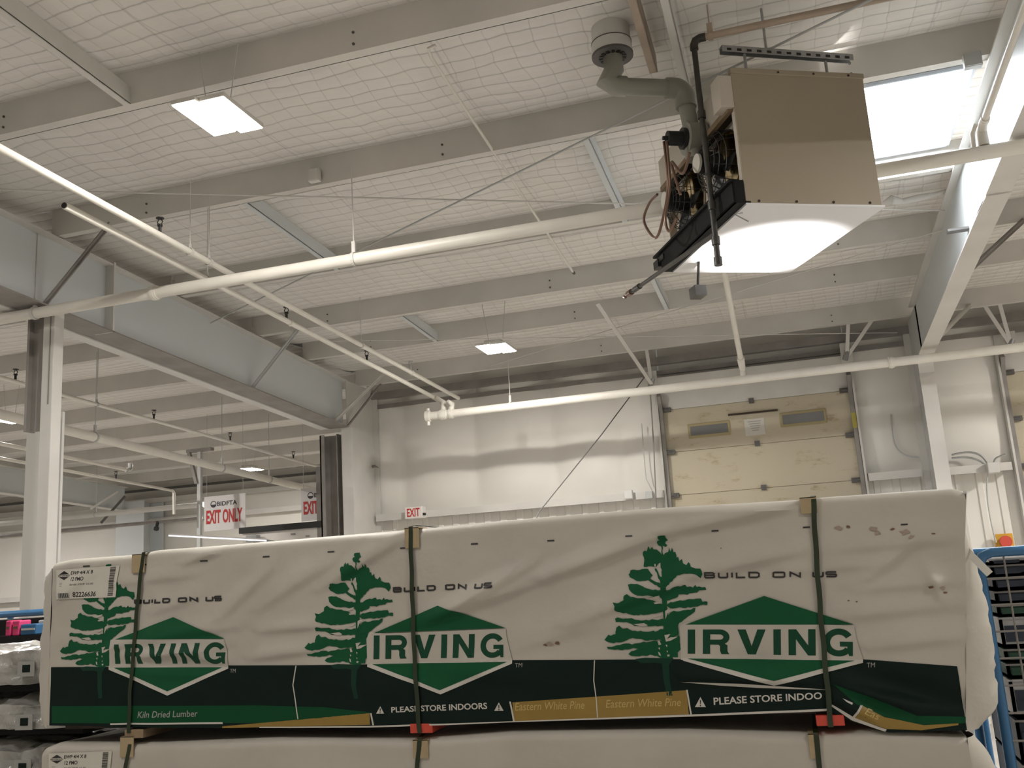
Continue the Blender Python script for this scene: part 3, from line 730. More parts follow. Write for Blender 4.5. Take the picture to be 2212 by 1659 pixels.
# sway rods in the roof plane
def rod(lab, p, q, r=0.007, m='steel_white', ext=0.0):
    p, q = Vector(p), Vector(q); d = q-p
    o = MB().cyl(p-d*0, q+d*ext, r, 8).build('brace_rod', m); tag(o, lab, 'brace rod'); return o
def roof_pt(x, y, z0=5.45):
    d = ray(x, y); t = (z0-EYE.z)/(d.z + ROOF*d.y); return EYE + d*t
a = roof_pt(0, 410, 5.50); b = roof_pt(2040, 455, 5.50); rod('long thin brace rod crossing from the left edge to the right roof beam', a, b, 0.007)
a = roof_pt(432, 709); b = roof_pt(1880, 0); a = a.lerp(b, max(0.0, (XB+0.03-a.x)/(b.x-a.x))); rod('long thin brace rod rising from the left beam to the top right corner', a, b, 0.008, 'steel_grey', 0.08)
a = roof_pt(705, 737); b = roof_pt(1962, 718); rod('thin level brace rod behind the small square lamp', a, b, 0.006)
a = roof_pt(1060, 790, 5.50); b = roof_pt(2036, 497, 5.50); rod('thin slanting brace rod below the heater, ending at the right beam', a, b, 0.006)
pts = [roof_pt(x, y, 5.60) for x, y in ((1908, 437), (1925, 432), (1950, 436), (1985, 428), (2020, 420), (2050, 412), (2078, 404))]
tag(MB().tube(pts, [0.012, 0.045, 0.03, 0.035, 0.02, 0.024, 0.008], 9).build('torn_vinyl', 'steel_white', smooth=True), 'torn strip of white vinyl hanging under the roof between heater and right beam', 'torn vinyl')
# thin white conduit under the purlins
p = at(925, 115, X=-1.9); q = at(1238, 588, X=-1.9)
c = thing('conduit', 'thin white conduit running back under the purlins, left of the heater flue', 'conduit', p)
MB().tube([p+Vector((0.06, -0.02, 0.03)), p+Vector((0.01, -0.02, 0.02)), p+Vector((0, 0.04, 0)), q], 0.011, 8).build('tube', 'pipe_white', c, smooth=True)
MB().cyl(q-YV*0.01, q+YV*0.04, 0.016, 8).build('end_bushing', 'steel_dark', c)
# struts carrying the dock-door tracks
def track_hanger(lab, plate, tops):
    c = at(*plate, Y=12.62); r = thing('track_hanger', lab, 'bracket', c)
    MB().box((c.x-0.07, 12.62, c.z-0.13), (c.x+0.07, 12.64, c.z+0.13)).build('plate', 'steel_white', r)
    MB().cyl((c.x-0.03, 12.59, c.z-0.10), (c.x+0.02, 12.59, c.z+0.02), 0.035, 8).build('pulley', 'galv', r)
    for (px, py, Y) in tops:
        t = at(px, py, Y=Y); MB().bar((c.x+0.0, 12.60, c.z-0.06), t, 0.045, 0.02, (0, 1, 0.2)).build('strut', 'steel_white', r)
track_hanger('white bracket with a long slanting strut, at the top left of the middle dock door', (1408, 822), [(1290, 655, 10.25), (1396, 752, 12.42)])
track_hanger('white bracket with two struts, at the top right of the middle dock door', (1828, 762), [(1832, 700, 12.42), (1890, 682, 12.42)])
track_hanger('white bracket with crossed struts, at the top left of the right dock door', (2182, 738), [(2120, 650, 12.42), (2158, 652, 12.42)])
# cables
def cable(lab, pts, r, m, name='cable', cat='cable'):
    o = MB().tube(pts, r, 6).build(name, m, smooth=True); return tag(o, lab, cat)
cable('dark slanting cable from the dock-door bracket down behind the lumber', [at(1392, 815, Y=12.5), at(1300, 938, Y=11.6), at(1165, 1105, Y=10.2), at(1165, 1105, Y=10.2)+Vector((-1.2, -1.2, -3.02))], 0.007, 'steel_dark')
cable('dark vertical pull rope beside the left edge of the dock door', [at(1404, 835, Y=12.55), at(1412, 960, Y=12.55), at(1418, 1100, Y=12.55)], 0.009, 'steel_shade')
cable('thin grey wire hanging on the wall left of the dock door', [at(1386, 915, Y=12.72)]+[at(1391, 985, Y=12.72), at(1396, 1035, Y=12.72), at(1410, 1062, Y=12.72)], 0.007, 'steel_grey')
cable('grey curved wire on the wall between dock door and column', bez(at(1925, 895, Y=12.80), at(1928, 960, Y=12.79), at(1930, 985, Y=12.79), at(1985, 988, Y=12.79)), 0.010, 'steel_grey')
for i, (lab, pp) in enumerate((('upper curved grey conduit entering the white wall box at right', ((2056, 983), (2110, 968), (2125, 985), (2134, 1003))), ('lower curved grey conduit entering the white wall box at right', ((2056, 990), (2095, 985), (2110, 990), (2128, 1003))))):
    cable(lab, bez(*[at(x, y, Y=12.70) for x, y in pp]), 0.014, 'galv', 'wall_conduit', 'conduit')
cable('short grey conduit leaving the white wall box towards the right dock door', bez(*[at(x, y, Y=12.68) for x, y in ((2146, 1003), (2147, 985), (2160, 988), (2172, 981))]), 0.012, 'galv', 'wall_conduit', 'conduit')
cable('grey cord hanging from the white wall box down towards the red button', bez(*[at(x, y, Y=12.66) for x, y in ((2142, 1014), (2124, 1018), (2131, 1100), (2152, 1172))]), 0.009, 'steel_grey')
# boxes on the walls
def jbox(lab, px, py, Y, w, h, d, m='flue_white', name='junction_box', cat='electrical box'):
    c = at(px, py, Y=Y); r = thing(name, lab, cat, c)
    MB().box((c.x-w/2, Y, c.z-h/2), (c.x+w/2, Y+d, c.z+h/2)).build('body', m, r, bevel=0.006)
    MB().box((c.x-w*0.44, Y-0.006, c.z-h*0.44), (c.x+w*0.44, Y, c.z+h*0.44)).build('cover', m, r)
    return r, c
jbox('white electrical box on the wall rail left of the dock door', 1357, 1068, 12.60, 0.11, 0.12, 0.08)
jbox('grey electrical box on the wall rail right against the dock door jamb', 1402, 1069, 12.60, 0.09, 0.10, 0.08, 'steel_grey')
jbox('white electrical box on the wall rail beside the right dock door', 2146, 1010, 12.58, 0.13, 0.13, 0.09)
jbox('cream electrical box on the second purlin, at upper left', 676, 377, 6.335, 0.095, 0.105, 0.055, 'steel_white')
r, c = jbox('small box on the wall end of the purlin over the sunlit roof light', 2102, 127, 6.335, 0.11, 0.10, 0.055, 'steel_grey')
# emergency stop
r, c = jbox('yellow plate with a red emergency-stop knob on the right wall', 2170, 1170, 12.76, 0.20, 0.19, 0.05, 'yellow', 'emergency_stop', 'emergency stop')
MB().cyl((c.x, 12.75, c.z), (c.x, 12.71, c.z), 0.05, 20).cyl((c.x, 12.71, c.z), (c.x, 12.66, c.z), 0.068, 24).build('knob', 'red', r, smooth=True)
# small rusty hook on the wall
a = at(805, 1008, Y=12.72); tag(MB().tube([a, a+Vector((0.05, -0.03, 0.0)), a+Vector((0.12, -0.05, -0.03))], [0.022, 0.02, 0.006], 8).build('wall_hook', 'steel_shade'), 'small dark hook on the wall beside the corner column', 'hook')

# ================================================================== LAMPS
def square_lamp(lab, c, tilt=0.0):
    r = thing('ceiling_lamp', lab, 'ceiling lamp', c, 'square panel lamps under the roof')
    c = Vector(c)
    MB().box(c+Vector((-0.10, -0.14, 0.03)), c+Vector((0.10, 0.14, 0.075))).build('housing', 'steel_white', r, bevel=0.008)
    for s in (-1, 1):
        m = MB(); cx = s*0.088
        m.box(c+Vector((cx-0.083, -0.22+s*0.015, 0.0)), c+Vector((cx+0.083, 0.22+s*0.015, 0.028)))
        f = m.build('panel_frame', 'steel_white', r)
        MB().box(c+Vector((cx-0.078, -0.215+s*0.015, -0.006)), c+Vector((cx+0.078, 0.215+s*0.015, 0.0))).build('diffuser', 'lamp_face', f)
    for s in (-1, 1):
        MB().cyl(c+Vector((s*0.08, 0, 0.07)), Vector((c.x+s*0.14, c.y, zp(c.y)+0.10)), 0.003, 6).build('hanging_wire', 'steel_grey', r)
    area_light('ceiling_lamp_light', c+Vector((0, 0, -0.02)), LAMP_W, 0.15, WARM, sy=0.18)
square_lamp('large glaring square lamp in the upper left of the picture', at(472, 252, Z=4.95))
square_lamp('glaring square lamp in the middle, in front of the back wall', at(1072, 753, Z=4.60))
square_lamp('small lamp far off beside the first exit sign', at(540, 1014, Z=4.45))
square_lamp('small twin lamp at the left edge behind the posts', at(22, 908, Z=4.62))

# ================================================================== HEATER
B0 = at(1612, 438, Y=5.3)
ha = Vector((1, 0.526, 0)).normalized(); hb = Vector((-ha.y, ha.x, 0))
HWd, HD, HH = 0.862, 1.205, 0.845
def hl(a, b, z): return B0 + ha*a + hb*b + ZV*z
def hp(px, py, off): return on_plane(px, py, B0-ha*off, ha)
def hbox(mb, a0, a1, b0, b1, z0, z1):
    return mb.hexa([hl(a0, b0, z0), hl(a1, b0, z0), hl(a1, b1, z0), hl(a0, b1, z0)], [hl(a0, b0, z1), hl(a1, b0, z1), hl(a1, b1, z1), hl(a0, b1, z1)])
HT = thing('unit_heater', 'big tan box heater hanging under the roof at upper right, with wire-guarded fans', 'heater', B0)
mb = MB(); hbox(mb, 0, HWd, 0, 0.012, 0, HH); hbox(mb, -0.004, HWd+0.004, -0.008, 0.03, HH-0.03, HH+0.004)
mb.build('side_panel', 'heater_tan', HT, bevel=0.004)
for k in range(4): c = hl(0.08+k*0.235, 0, 0.012); MB().cyl(c-hb*0.004, c, 0.008, 8).build('screw', 'wood_dark', HT)
for k in range(3): c = hl(0.30+k*0.23, 0, HH-0.015); MB().cyl(c-hb*0.012, c, 0.007, 8).build('screw', 'wood_dark', HT)
mb = MB(); hbox(mb, 0.0, HWd+0.02, 0.0, HD, -0.012, 0.0); mb.build('bottom_panel', 'heater_white', HT)
mb = MB(); hbox(mb, 0.006, HWd, 0.012, HD, HH-0.02, HH); hbox(mb, HWd-0.012, HWd, 0.012, HD, 0, HH-0.02); hbox(mb, 0.006, HWd-0.012, HD-0.012, HD, 0, HH-0.02); mb.build('casing', 'heater_tan', HT)
mb = MB(); hbox(mb, 0.0, 0.01, 0.012, HD+0.06, 0.62, HH); hbox(mb, 0.0, 0.01, 0.012, 0.05, 0.15, 0.62); mb.build('end_panel', 'heater_cream', HT)
mb = MB(); hbox(mb, -0.085, 0.0, 0.0, 0.115, 0.60, 0.80); mb.build('control_box', 'heater_cream', HT, bevel=0.004)
mb = MB(); hbox(mb, -0.03, 0.0, 0.03, HD, 0.585, 0.62); mb.build('rail', 'wood', HT)
mb = MB(); hbox(mb, 0.06, 0.07, 0.03, HD, 0.14, 0.60); mb.build('fan_plate', 'heater_cream', HT)
mb = MB(); hbox(mb, -0.07, 0.03, 0.0, HD+0.02, 0.0, 0.012); hbox(mb, -0.07, -0.058, 0.0, HD+0.02, 0.0, 0.14); hbox(mb, -0.07, -0.004, 0.0, 0.012, 0.012, 0.14); hbox(mb, -0.09, -0.05, 0.0, HD+0.12, 0.13, 0.145)
mb.build('drip_tray', 'black_soft', HT)
for fb in (0.29, 0.86):
    R = 0.205; c0 = hl(0.055, fb, 0.375)
    m = MB(); m.tube([c0, c0-ha*0.006], R*0.98, 28); plate = m.build('fan_orifice', 'reflector', HT, smooth=False)
    m = MB()
    for k in range(4):
        t = k*math.pi/2+0.4; d = hb*math.cos(t)+ZV*math.sin(t); n = hb*-math.sin(t)+ZV*math.cos(t); c = c0-ha*0.05
        m.prism([c+d*0.04-n*0.03+ha*0.02, c+d*0.18-n*0.075+ha*0.03, c+d*0.185+n*0.05-ha*0.02, c+d*0.04+n*0.03-ha*0.01], -ha*0.003)
    m.build('fan_blade', 'black', plate)
    m = MB(); 
    for rr, dz in ((0.205, 0.0), (0.19, 0.08), (0.165, 0.115), (0.135, 0.135), (0.105, 0.148), (0.075, 0.155)):
        pts = [c0-ha*(0.01+dz)+(hb*math.cos(t)+ZV*math.sin(t))*rr for t in [2*math.pi*i/24 for i in range(25)]]
        m.tube(pts, 0.0028, 5, False)
    for k in range(14):
        t = 2*math.pi*k/14; d = hb*math.cos(t)+ZV*math.sin(t)
        m.tube([c0-ha*0.01+d*0.205, c0-ha*0.09+d*0.19, c0-ha*0.125+d*0.165, c0-ha*0.158+d*0.10, c0-ha*0.165+d*0.05], 0.0028, 5, False)
    g = m.build('fan_guard', 'black', HT)
    m = MB(); m.cyl(c0-ha*0.05, c0-ha*0.19, 0.062, 16).cyl(c0-ha*0.10, c0-ha*0.15, 0.072, 16); mo = m.build('fan_motor', 'black', HT, smooth=True)
    m = MB(); m.cyl(c0-ha*0.19, c0-ha*0.205, 0.058, 18); m.build('end_cap', 'label_paper', mo)
# flue blower on the end of the heater
bc = hp(1490, 300, 0.10)
m = MB(); m.tube([bc+ha*0.09, bc-ha*0.03], 0.105, 20).tube([bc+ha*0.02-ZV*0.14, bc+ha*0.02+ZV*0.06], 0.06, 14); m.build('blower_housing', 'pvc', HT, smooth=True)
m = MB(); m.tube([bc-ha*0.03, bc-ha*0.055], 0.068, 18).tube([bc-ha*0.055, bc-ha*0.15], 0.046, 16).tube([bc-ha*0.15, bc-ha*0.18], 0.014, 8); m.build('blower_motor', 'black', HT, smooth=True)
for q in (((1434, 306), (1443, 400), (1430, 480), (1415, 514), (1391, 478), (1402, 440), (1420, 420)), ((1440, 306), (1447, 400), (1437, 470), (1446, 500), (1462, 470)), ((1470, 420), (1450, 350), (1475, 375), (1490, 330))):
    pts = [hp(x, y, 0.26) for x, y in q]; sm = []
    for i in range(len(pts)-1):
        p0 = pts[max(i-1, 0)]; p1 = pts[i]; p2 = pts[i+1]; p3 = pts[min(i+2, len(pts)-1)]
        for k in range(6):
            t = k/6; sm.append(0.5*((2*p1)+(p2-p0)*t+(2*p0-5*p1+4*p2-p3)*t*t+(-p0+3*p1-3*p2+p3)*t**3))
    sm.append(pts[-1]); MB().tube(sm, 0.009, 7).build('tubing', 'copper', HT, smooth=True)
c = hl(-0.02, 0.62, -0.02)
a = hp(1512, 592, -0.1); b = hp(1507, 625, -0.1)
m = MB(); m.cyl(Vector((a.x, a.y, B0.z-0.012)), b, 0.009, 8); m.obox(b-ZV*0.02, hb*0.055, ha*0.04, ZV*0.036); m.build('sensor', 'gas_black', HT)
m = MB(); m.tube([hl(0.02, 0.10, -0.02), hl(-0.03, 0.10, -0.03), hl(0.03, 0.06, -0.09)], 0.004, 6); m.build('drain_wire', 'galv', HT)
# strut channel and rods
s0 = on_plane(1560, 104, hl(0, 0.10, 0), hb); s1_ = on_plane(1843, 124, hl(0, 0.10, 0), hb)
ST = thing('strut_channel', 'slotted grey strut channel hanging level just above the tan heater', 'strut', s0)
d = (s1_-s0); m = MB(); m.bar(s0, s1_, 0.004, 0.04); m.bar(s0+hb*0.04, s1_+hb*0.04, 0.004, 0.04); m.bar(s0+hb*0.02+ZV*0.02, s1_+hb*0.02+ZV*0.02, 0.042, 0.004)
m.k = 1
for k in range(13):
    c = s0+d*(0.05+k*0.075); m.obox(c-hb*0.003-ZV*0.004, d.normalized()*0.014, hb*0.002, ZV*0.007)
m.build('channel', ['galv', 'black'], ST)
for px, py in ((1608, 117), (1783, 132)):
    c = on_plane(px, py, hl(0, 0.115, 0), hb); m = MB(); m.cyl(c, Vector((c.x, c.y, B0.z+HH)), 0.009, 8); m.build('rod', 'galv', ST)
c = on_plane(1655, 104, hl(0, 0.12, 0), hb); MB().cyl(c-ZV*0.03, Vector((c.x, c.y, zp(c.y)+0.13)), 0.008, 8).build('rod', 'galv', ST)
# flue pipe
tee = hp(1478, 192, 0.10); zrun = tee.z
lend = on_plane(1335, 186, tee, hb); lend.z = zrun
FL = thing('flue_pipe', 'grey plastic flue pipe bending from the heater up to a white roof sleeve', 'flue pipe', tee)
m = MB(); m.tube([bc+ha*0.02+ZV*0.05, Vector((tee.x, tee.y, zrun-0.10))], 0.052, 18).tube([Vector((tee.x, tee.y, zrun-0.13)), Vector((tee.x, tee.y, zrun-0.09))], 0.066, 18); m.build('riser', 'pvc', FL, smooth=True)
ctr = Vector((tee.x, tee.y, zrun-0.07)) - ha*0.07
m = MB(); m.tube([Vector((tee.x, tee.y, zrun-0.12)), Vector((tee.x, tee.y, zrun-0.07))] + [ctr + ha*0.07*math.cos(t)+ZV*0.07*math.sin(t) for t in [math.pi/2*i/8 for i in range(1, 9)]] + [tee-ha*0.12], 0.067, 18); m.build('elbow', 'pvc', FL, smooth=True)
m = MB(); m.tube([tee-ha*0.10, lend], 0.054, 18); m.build('run', 'pvc', FL, smooth=True)
tc_ = on_plane(1325, 140, lend, hb); 
top = Vector((tc_.x, tc_.y, zrun+0.16))
m = MB(); m.tube([lend+ha*0.05, lend-ha*0.01, lend-ha*0.07+ZV*0.02, top-ZV*0.05, top+ZV*0.12], [0.064, 0.066, 0.068, 0.064, 0.060], 18); m.build('elbow', 'pvc', FL, smooth=True)
rim = Vector((top.x, top.y, at(1325, 122, Y=top.y).z))
m = MB(); m.tube([rim+ZV*0.002, rim+ZV*0.09], 0.128, 32).tube([rim+ZV*0.09, Vector((rim.x, rim.y, zp(rim.y)+0.27))], 0.122, 32); sl_ = m.build('roof_sleeve', 'flue_white', FL, smooth=True)
m = MB(); m.tube([rim-ZV*0.004, rim+ZV*0.012], [0.131, 0.131], 32).tube([rim+ZV*0.086, rim+ZV*0.092], 0.1295, 32); m.build('edge_band', 'steel_dark', sl_, smooth=True)
m = MB()
for k in range(14):
    t = 2*math.pi*k/14; c = rim+Vector((math.cos(t), math.sin(t), 0))*0.075-ZV*0.006; m.obox(c, Vector((-math.sin(t), math.cos(t), 0))*0.010, Vector((math.cos(t), math.sin(t), 0))*0.012, ZV*0.003)
m.build('vent_slots', 'black', sl_)
# gas line
g0 = hp(1496, 95, 0.12); g1 = hp(1554, 566, 0.12)
gx, gy = (g0.x+g1.x)/2, (g0.y+g1.y)/2
GP = thing('gas_pipe', 'gas line with tan upper run and black drop pipe in front of the heater fans', 'gas pipe', (gx, gy, g0.z))
zt_ = g0.z+0.02
m = MB(); m.tube([(gx, gy, g1.z), (gx, gy, zt_-0.05)], 0.0175, 12); dp = m.build('drop_pipe', 'gas_black', GP, smooth=True)
m = MB(); m.tube([(gx, gy, zt_-0.07), (gx, gy, zt_-0.04), (gx+0.012, gy, zt_-0.012), (gx+0.04, gy, zt_), (gx+0.075, gy, zt_)], 0.026, 12); m.build('elbow', 'gas_black', GP, smooth=True)
m = MB(); m.tube([(gx+0.06, gy, zt_), (gx+5, gy, zt_)], 0.022, 12); up_ = m.build('upper_run', 'gas_tan', GP, smooth=True)
m = MB(); m.tube([(gx+0.09, gy, zt_), (gx+0.12, gy, zt_)], 0.03, 10).box((gx+0.088, gy-0.015, zt_), (gx+0.122, gy+0.015, zt_+0.08)).cyl((gx+0.105, gy, zt_+0.07), (gx+0.105, gy, zt_+0.5), 0.005, 6); m.build('hanger', 'gas_tan', GP)
ztee = hp(1538, 445, 0.12).z
m = MB()
for zc_ in (ztee, hp(1549, 518, 0.12).z, g1.z+0.01, hp(1508, 258, 0.12).z): m.tube([(gx, gy, zc_-0.025), (gx, gy, zc_+0.025)], 0.025, 10)
m.build('fittings', 'gas_black', GP, smooth=True)
zl = hp(1536, 513, 0.12).z
st = Vector((gx, gy, zl)); en = on_plane(1359, 634, st, ha); 
m = MB(); m.tube([st, en], 0.015, 10).tube([en-(en-st).normalized()*0.25, en-(en-st).normalized()*0.13], 0.022, 10); m.build('burner_feed', 'gas_black', GP, smooth=True)
m = MB(); e_ = (en-st).normalized(); m.tube([en-e_*0.06, en+e_*0.02], 0.024, 10).tube([en+e_*0.02, en+e_*0.10], [0.012, 0.005], 8).tube([en+e_*0.09-ZV*0.008, en+e_*0.13+ZV*0.004], 0.012, 8); m.build('valve', 'copper', GP, smooth=True)
# burner valve hanging on the back end of the tray
vb_ = hp(1425, 572, 0.06)
m = MB(); m.obox(vb_, hb*0.045, ha*0.03, ZV*0.028).obox(vb_+hb*-0.08+ZV*0.02, hb*0.05, ha*0.02, ZV*0.018).cyl(vb_+hb*0.045, vb_+hb*0.09, 0.012, 8); m.build('gas_valve', 'black', HT)

# ================================================================== LEFT BAY: SIGNS, POST, PANEL
def flat_text(mb, s, q, Y, bold=0.0, shear=0.0):
    vs, fs = text_mesh(s, bold, shear)
    mb.mesh([at(*quad_map(u, v, *q), Y=Y) for u, v in vs], fs)
def hung_sign(lab, TL, TR, BR, BL, Y, full):
    tl, tr, br, bl = [at(*p, Y=Y) for p in (TL, TR, BR, BL)]
    x0, x1 = tl.x, tr.x; z1, z0 = (tl.z+tr.z)/2, (bl.z+br.z)/2
    r = thing('exit_sign', lab, 'sign', ((x0+x1)/2, Y, z0))
    mb = MB(); mb.box((x0, Y, z0), (x1, Y+0.012, z1)); mb.build('board', 'sign_white', r)
    m = MB(); w = x1-x0; h = z1-z0; Yt = Y-0.003
    def tx(s, u0, u1, v0, v1, bold):
        vs, fs = text_mesh(s, bold); m.mesh([(x0+w*(u0+(u1-u0)*u), Yt, z0+h*(v0+(v1-v0)*v)) for u, v in vs], fs)
    m.k = 0; tx('EXIT ONLY', 0.055, 0.93, 0.20, 0.60, 0.035)
    m.k = 1; tx('BIDFTA', 0.32, 0.80, 0.70, 0.83, 0.02)
    c = Vector((x0+w*0.23, Yt, z0+h*0.765)); R = w*0.072
    pts = [c + Vector((math.cos(t), 0, math.sin(t)))*R for t in [2*math.pi*i/20 for i in range(21)]]
    pin = [c + (p-c)*0.78 for p in pts]
    for i in range(20): m.face([pts[i], pts[i+1], pin[i+1], pin[i]])
    m.face([c+Vector((math.cos(t), 0, math.sin(t)))*R*0.8 for t in [math.pi*(1.05+0.9*i/10) for i in range(11)]])
    m.build('lettering', ['sign_red', 'ink_black'], r)
    for u in (0.06, 0.94):
        MB().cyl((x0+w*u, Y+0.006, z1), (x0+w*u, Y+0.006, zp(Y)+0.17), 0.003, 6).build('wire', 'steel_grey', r)
hung_sign('white hanging exit-only sign, the whole one in the left bay', (441, 1071), (530, 1068), (531, 1142), (441, 1147), 13.5, True)
a = at(650, 1052, Y=13.1); b = at(742, 1052, Y=13.1)
hung_sign('white hanging exit-only sign half hidden by the dark corner column', (650, 1053), (740, 1050), (741, 1121), (651, 1125), 13.1, False)
# strut post
a = at(431, 985, Y=12.9); tz = at(430, 976, Y=12.9).z
PO = thing('strut_post', 'slim grey strut post with a T-shaped head, standing left of the exit sign', 'post', (a.x, 12.9, 0))
MB().box((a.x-0.03, 12.88, 0), (a.x+0.03, 12.94, tz)).build('upright', 'steel_grey', PO)
x0 = at(405, 976, Y=12.9).x; x1 = at(458, 973, Y=12.9).x
MB().box((x0, 12.86, tz), (x1, 12.96, tz+0.05)).build('head', 'steel_shade', PO)
MB().bar((x0+0.05, 12.87, tz), (a.x-0.03, 12.87, at(425, 1045, Y=12.9).z), 0.05, 0.05).build('brace', 'steel_shade', PO)
# booth panel with black cap, tube light
a = at(520, 1150, Y=12.6); b = at(690, 1136, Y=12.6); zt_ = (a.z+b.z)/2
BP = thing('booth_panel', 'white partition panel with a thick black top edge, left of the corner column', 'partition', (a.x, 12.7, 0))
MB().box((a.x+0.02, 12.62, 0), (b.x+0.05, 12.70, zt_-0.02)).build('panel', 'sign_lit', BP)
MB().box((a.x-0.02, 12.58, zt_-0.02), (b.x+0.05, 12.74, zt_+0.07)).build('cap', 'black', BP)
m = MB(); q0 = at(628, 1156, Y=12.61); m.box((q0.x, 12.61, q0.z), (q0.x+0.07, 12.62, q0.z+0.025)); q0 = at(660, 1160, Y=12.61); m.box((q0.x, 12.61, q0.z), (q0.x+0.06, 12.62, q0.z+0.02)); m.build('small_sticker', 'ink_grey', BP)
m = MB(); q0 = at(535, 1160, Y=12.5); m.box((q0.x-0.02, 12.48, q0.z-0.08), (q0.x+0.16, 12.58, q0.z+0.02)); m.build('bracket', 'galv', BP)
a = at(364, 1157, Y=11.6); b = at(575, 1168, Y=12.4)
TL_ = thing('tube_light', 'long thin glowing tube light just above the lumber, left of the corner column', 'tube light', a)
MB().bar(a+ZV*0.018, b+ZV*0.018, 0.05, 0.02).build('housing', 'sign_white', TL_); MB().bar(a, b, 0.03, 0.016).build('tube', 'tube_face', TL_)
MB().bar(b+Vector((0, 0.0, 0.0)), Vector((b.x+0.05, 12.6, b.z-0.02)), 0.03, 0.03).build('arm', 'galv', TL_)
# lit exit sign on the back wall
c = at(893, 1107, Y=12.55); w, h = 0.135, 0.082
XS = thing('exit_sign', 'small white lit exit sign with red letters on the back wall rail', 'sign', (c.x, 12.55, c.z-h))
MB().box((c.x-w, 12.55, c.z-h), (c.x+w, 12.692, c.z+h)).build('case', 'sign_lit', XS, bevel=0.008)
m = MB(); vs, fs = text_mesh('EXIT', 0.02); m.mesh([(c.x-w*0.72+2*w*0.72*u, 12.547, c.z-h*0.72+2*h*0.72*v) for u, v in vs], fs); m.build('lettering', 'sign_red', XS)
MB().box((c.x+w, 12.56, c.z-h*0.6), (c.x+w+0.03, 12.62, c.z-h*0.2)).build('test_lamp', 'black', XS)

# ================================================================== LUMBER STACK
YS = 3.44
def P2(x, y):
    p = at(x, y, Y=YS); return (p.x, p.z)
def interp(pts, x):
    if x <= pts[0][0]: return pts[0][1]
    for (a, b), (c, d) in zip(pts[:-1], pts[1:]):
        if x <= c: return b + (d-b)*(x-a)/(c-a)
    return pts[-1][1]
CRE = []   # creases of the wrap: segment ends, height, half width
for x0, y0, x1, y1, a, s in (
    (880, 1350, 1180, 1248, .013, .030), (1180, 1248, 1440, 1150, .017, .026), (1440, 1150, 1740, 1082, .016, .026),
    (1230, 1345, 1500, 1240, .011, .035), (1500, 1240, 1760, 1180, .013, .030), (1790, 1185, 2060, 1160, .010, .030),
    (690, 1270, 880, 1155, .011, .030), (560, 1310, 720, 1210, .010, .035), (480, 1330, 590, 1225, .009, .030),
    (400, 1215, 470, 1192, .010, .022), (320, 1190, 480, 1185, .012, .015), (560, 1362, 700, 1350, .009, .022), (540, 1420, 680, 1402, .010, .024),
    (930, 1345, 1100, 1240, .008, .022), (1040, 1290, 1160, 1210, .007, .022), (1100, 1400, 1300, 1340, .007, .04),
    (1800, 1330, 2080, 1300, .011, .035), (1850, 1270, 2080, 1250, .012, .030), (1880, 1395, 2085, 1370, .010, .032), (1700, 1230, 1900, 1215, .009, .03),
    (300, 1380, 520, 1350, .009, .03), (330, 1320, 420, 1290, .007, .03), (120, 1300, 200, 1235, .006, .03), (250, 1260, 420, 1240, .007, .025),
    (280, 1420, 480, 1400, .010, .022), (240, 1400, 300, 1385, .009, .02), (330, 1390, 480, 1430, .006, .02),
    (1480, 1460, 1790, 1470, .016, .028), (1560, 1435, 1700, 1450, -.010, .03), (1800, 1470, 1980, 1530, .020, .025), (1790, 1500, 1900, 1560, .016, .02),
    (1850, 1470, 2080, 1520, -.014, .03), (700, 1470, 900, 1500, .006, .04), (960, 1440, 1180, 1470, .007, .04), (1880, 1245, 1960, 1180, .012, .02), (2000, 1230, 2030, 1290, .010, .02)):
    CRE.append((*P2(x0, y0), *P2(x1, y1), a*1.75, s*1.15))
STRAP_PX = [[(312, 1196), (304, 1260), (297, 1330), (290, 1420), (283, 1500), (281, 1572)],
            [(888, 1141), (891, 1250), (896, 1400), (901, 1490), (907, 1572)],
            [(1757, 1077), (1762, 1180), (1772, 1320), (1783, 1440), (1792, 1535)]]
STRAP_XZ = [[P2(*p) for p in s] for s in STRAP_PX]
def strap_x(k, z):
    s = sorted((b, a) for a, b in STRAP_XZ[k]); return interp(s, z)
def Dw(x, z):
    d = 0.009*noise.noise(Vector((x*1.6+z*1.5, z*4-x*0.8, 0.3))) + 0.0035*noise.noise(Vector((x*5+z*4, z*11-x*3, 4.0)))
    for x0, z0, x1, z1, a, s in CRE:
        dx, dz = x1-x0, z1-z0; L = dx*dx+dz*dz
        t = ((x-x0)*dx+(z-z0)*dz)/L
        tt = 0 if t < 0 else 1 if t > 1 else t
        q = (x-x0-dx*tt)**2+(z-z0-dz*tt)**2
        if q < 14*s*s:
            m = 1-0.55*abs(2*tt-1)**2
            low = (x-x0)*dz-(z-z0)*dx if dx > 0 else (z-z0)*dx-(x-x0)*dz
            k = low/(math.sqrt(L)*s); k = 0.5-0.5*math.tanh(k*3)          # 0 below the fold, 1 above it
            se = s*(0.62+0.75*k)
            d += a*m*math.exp(-q/(se*se))
    # wavy first logo
    if -3.0 < x < -2.1 and 1.66 < z < 1.94: d += 0.004*math.sin((z-1.7)*85+x*6)*math.exp(-((x+2.55)/0.3)**4)*math.exp(-((z-1.80)/0.09)**4)
    for k in range(3):
        e = x-strap_x(k, z)
        if abs(e) < 0.2: d = d*(1-0.7*math.exp(-(e/0.05)**2)) - 0.004*math.exp(-(e/0.05)**2)
    return d
HEM = sorted([P2(*p) for p in ((100, 1567), (300, 1571), (480, 1573), (800, 1571), (905, 1568), (1100, 1560), (1500, 1548), (1788, 1536), (1850, 1562), (1920, 1582), (2088, 1577))])
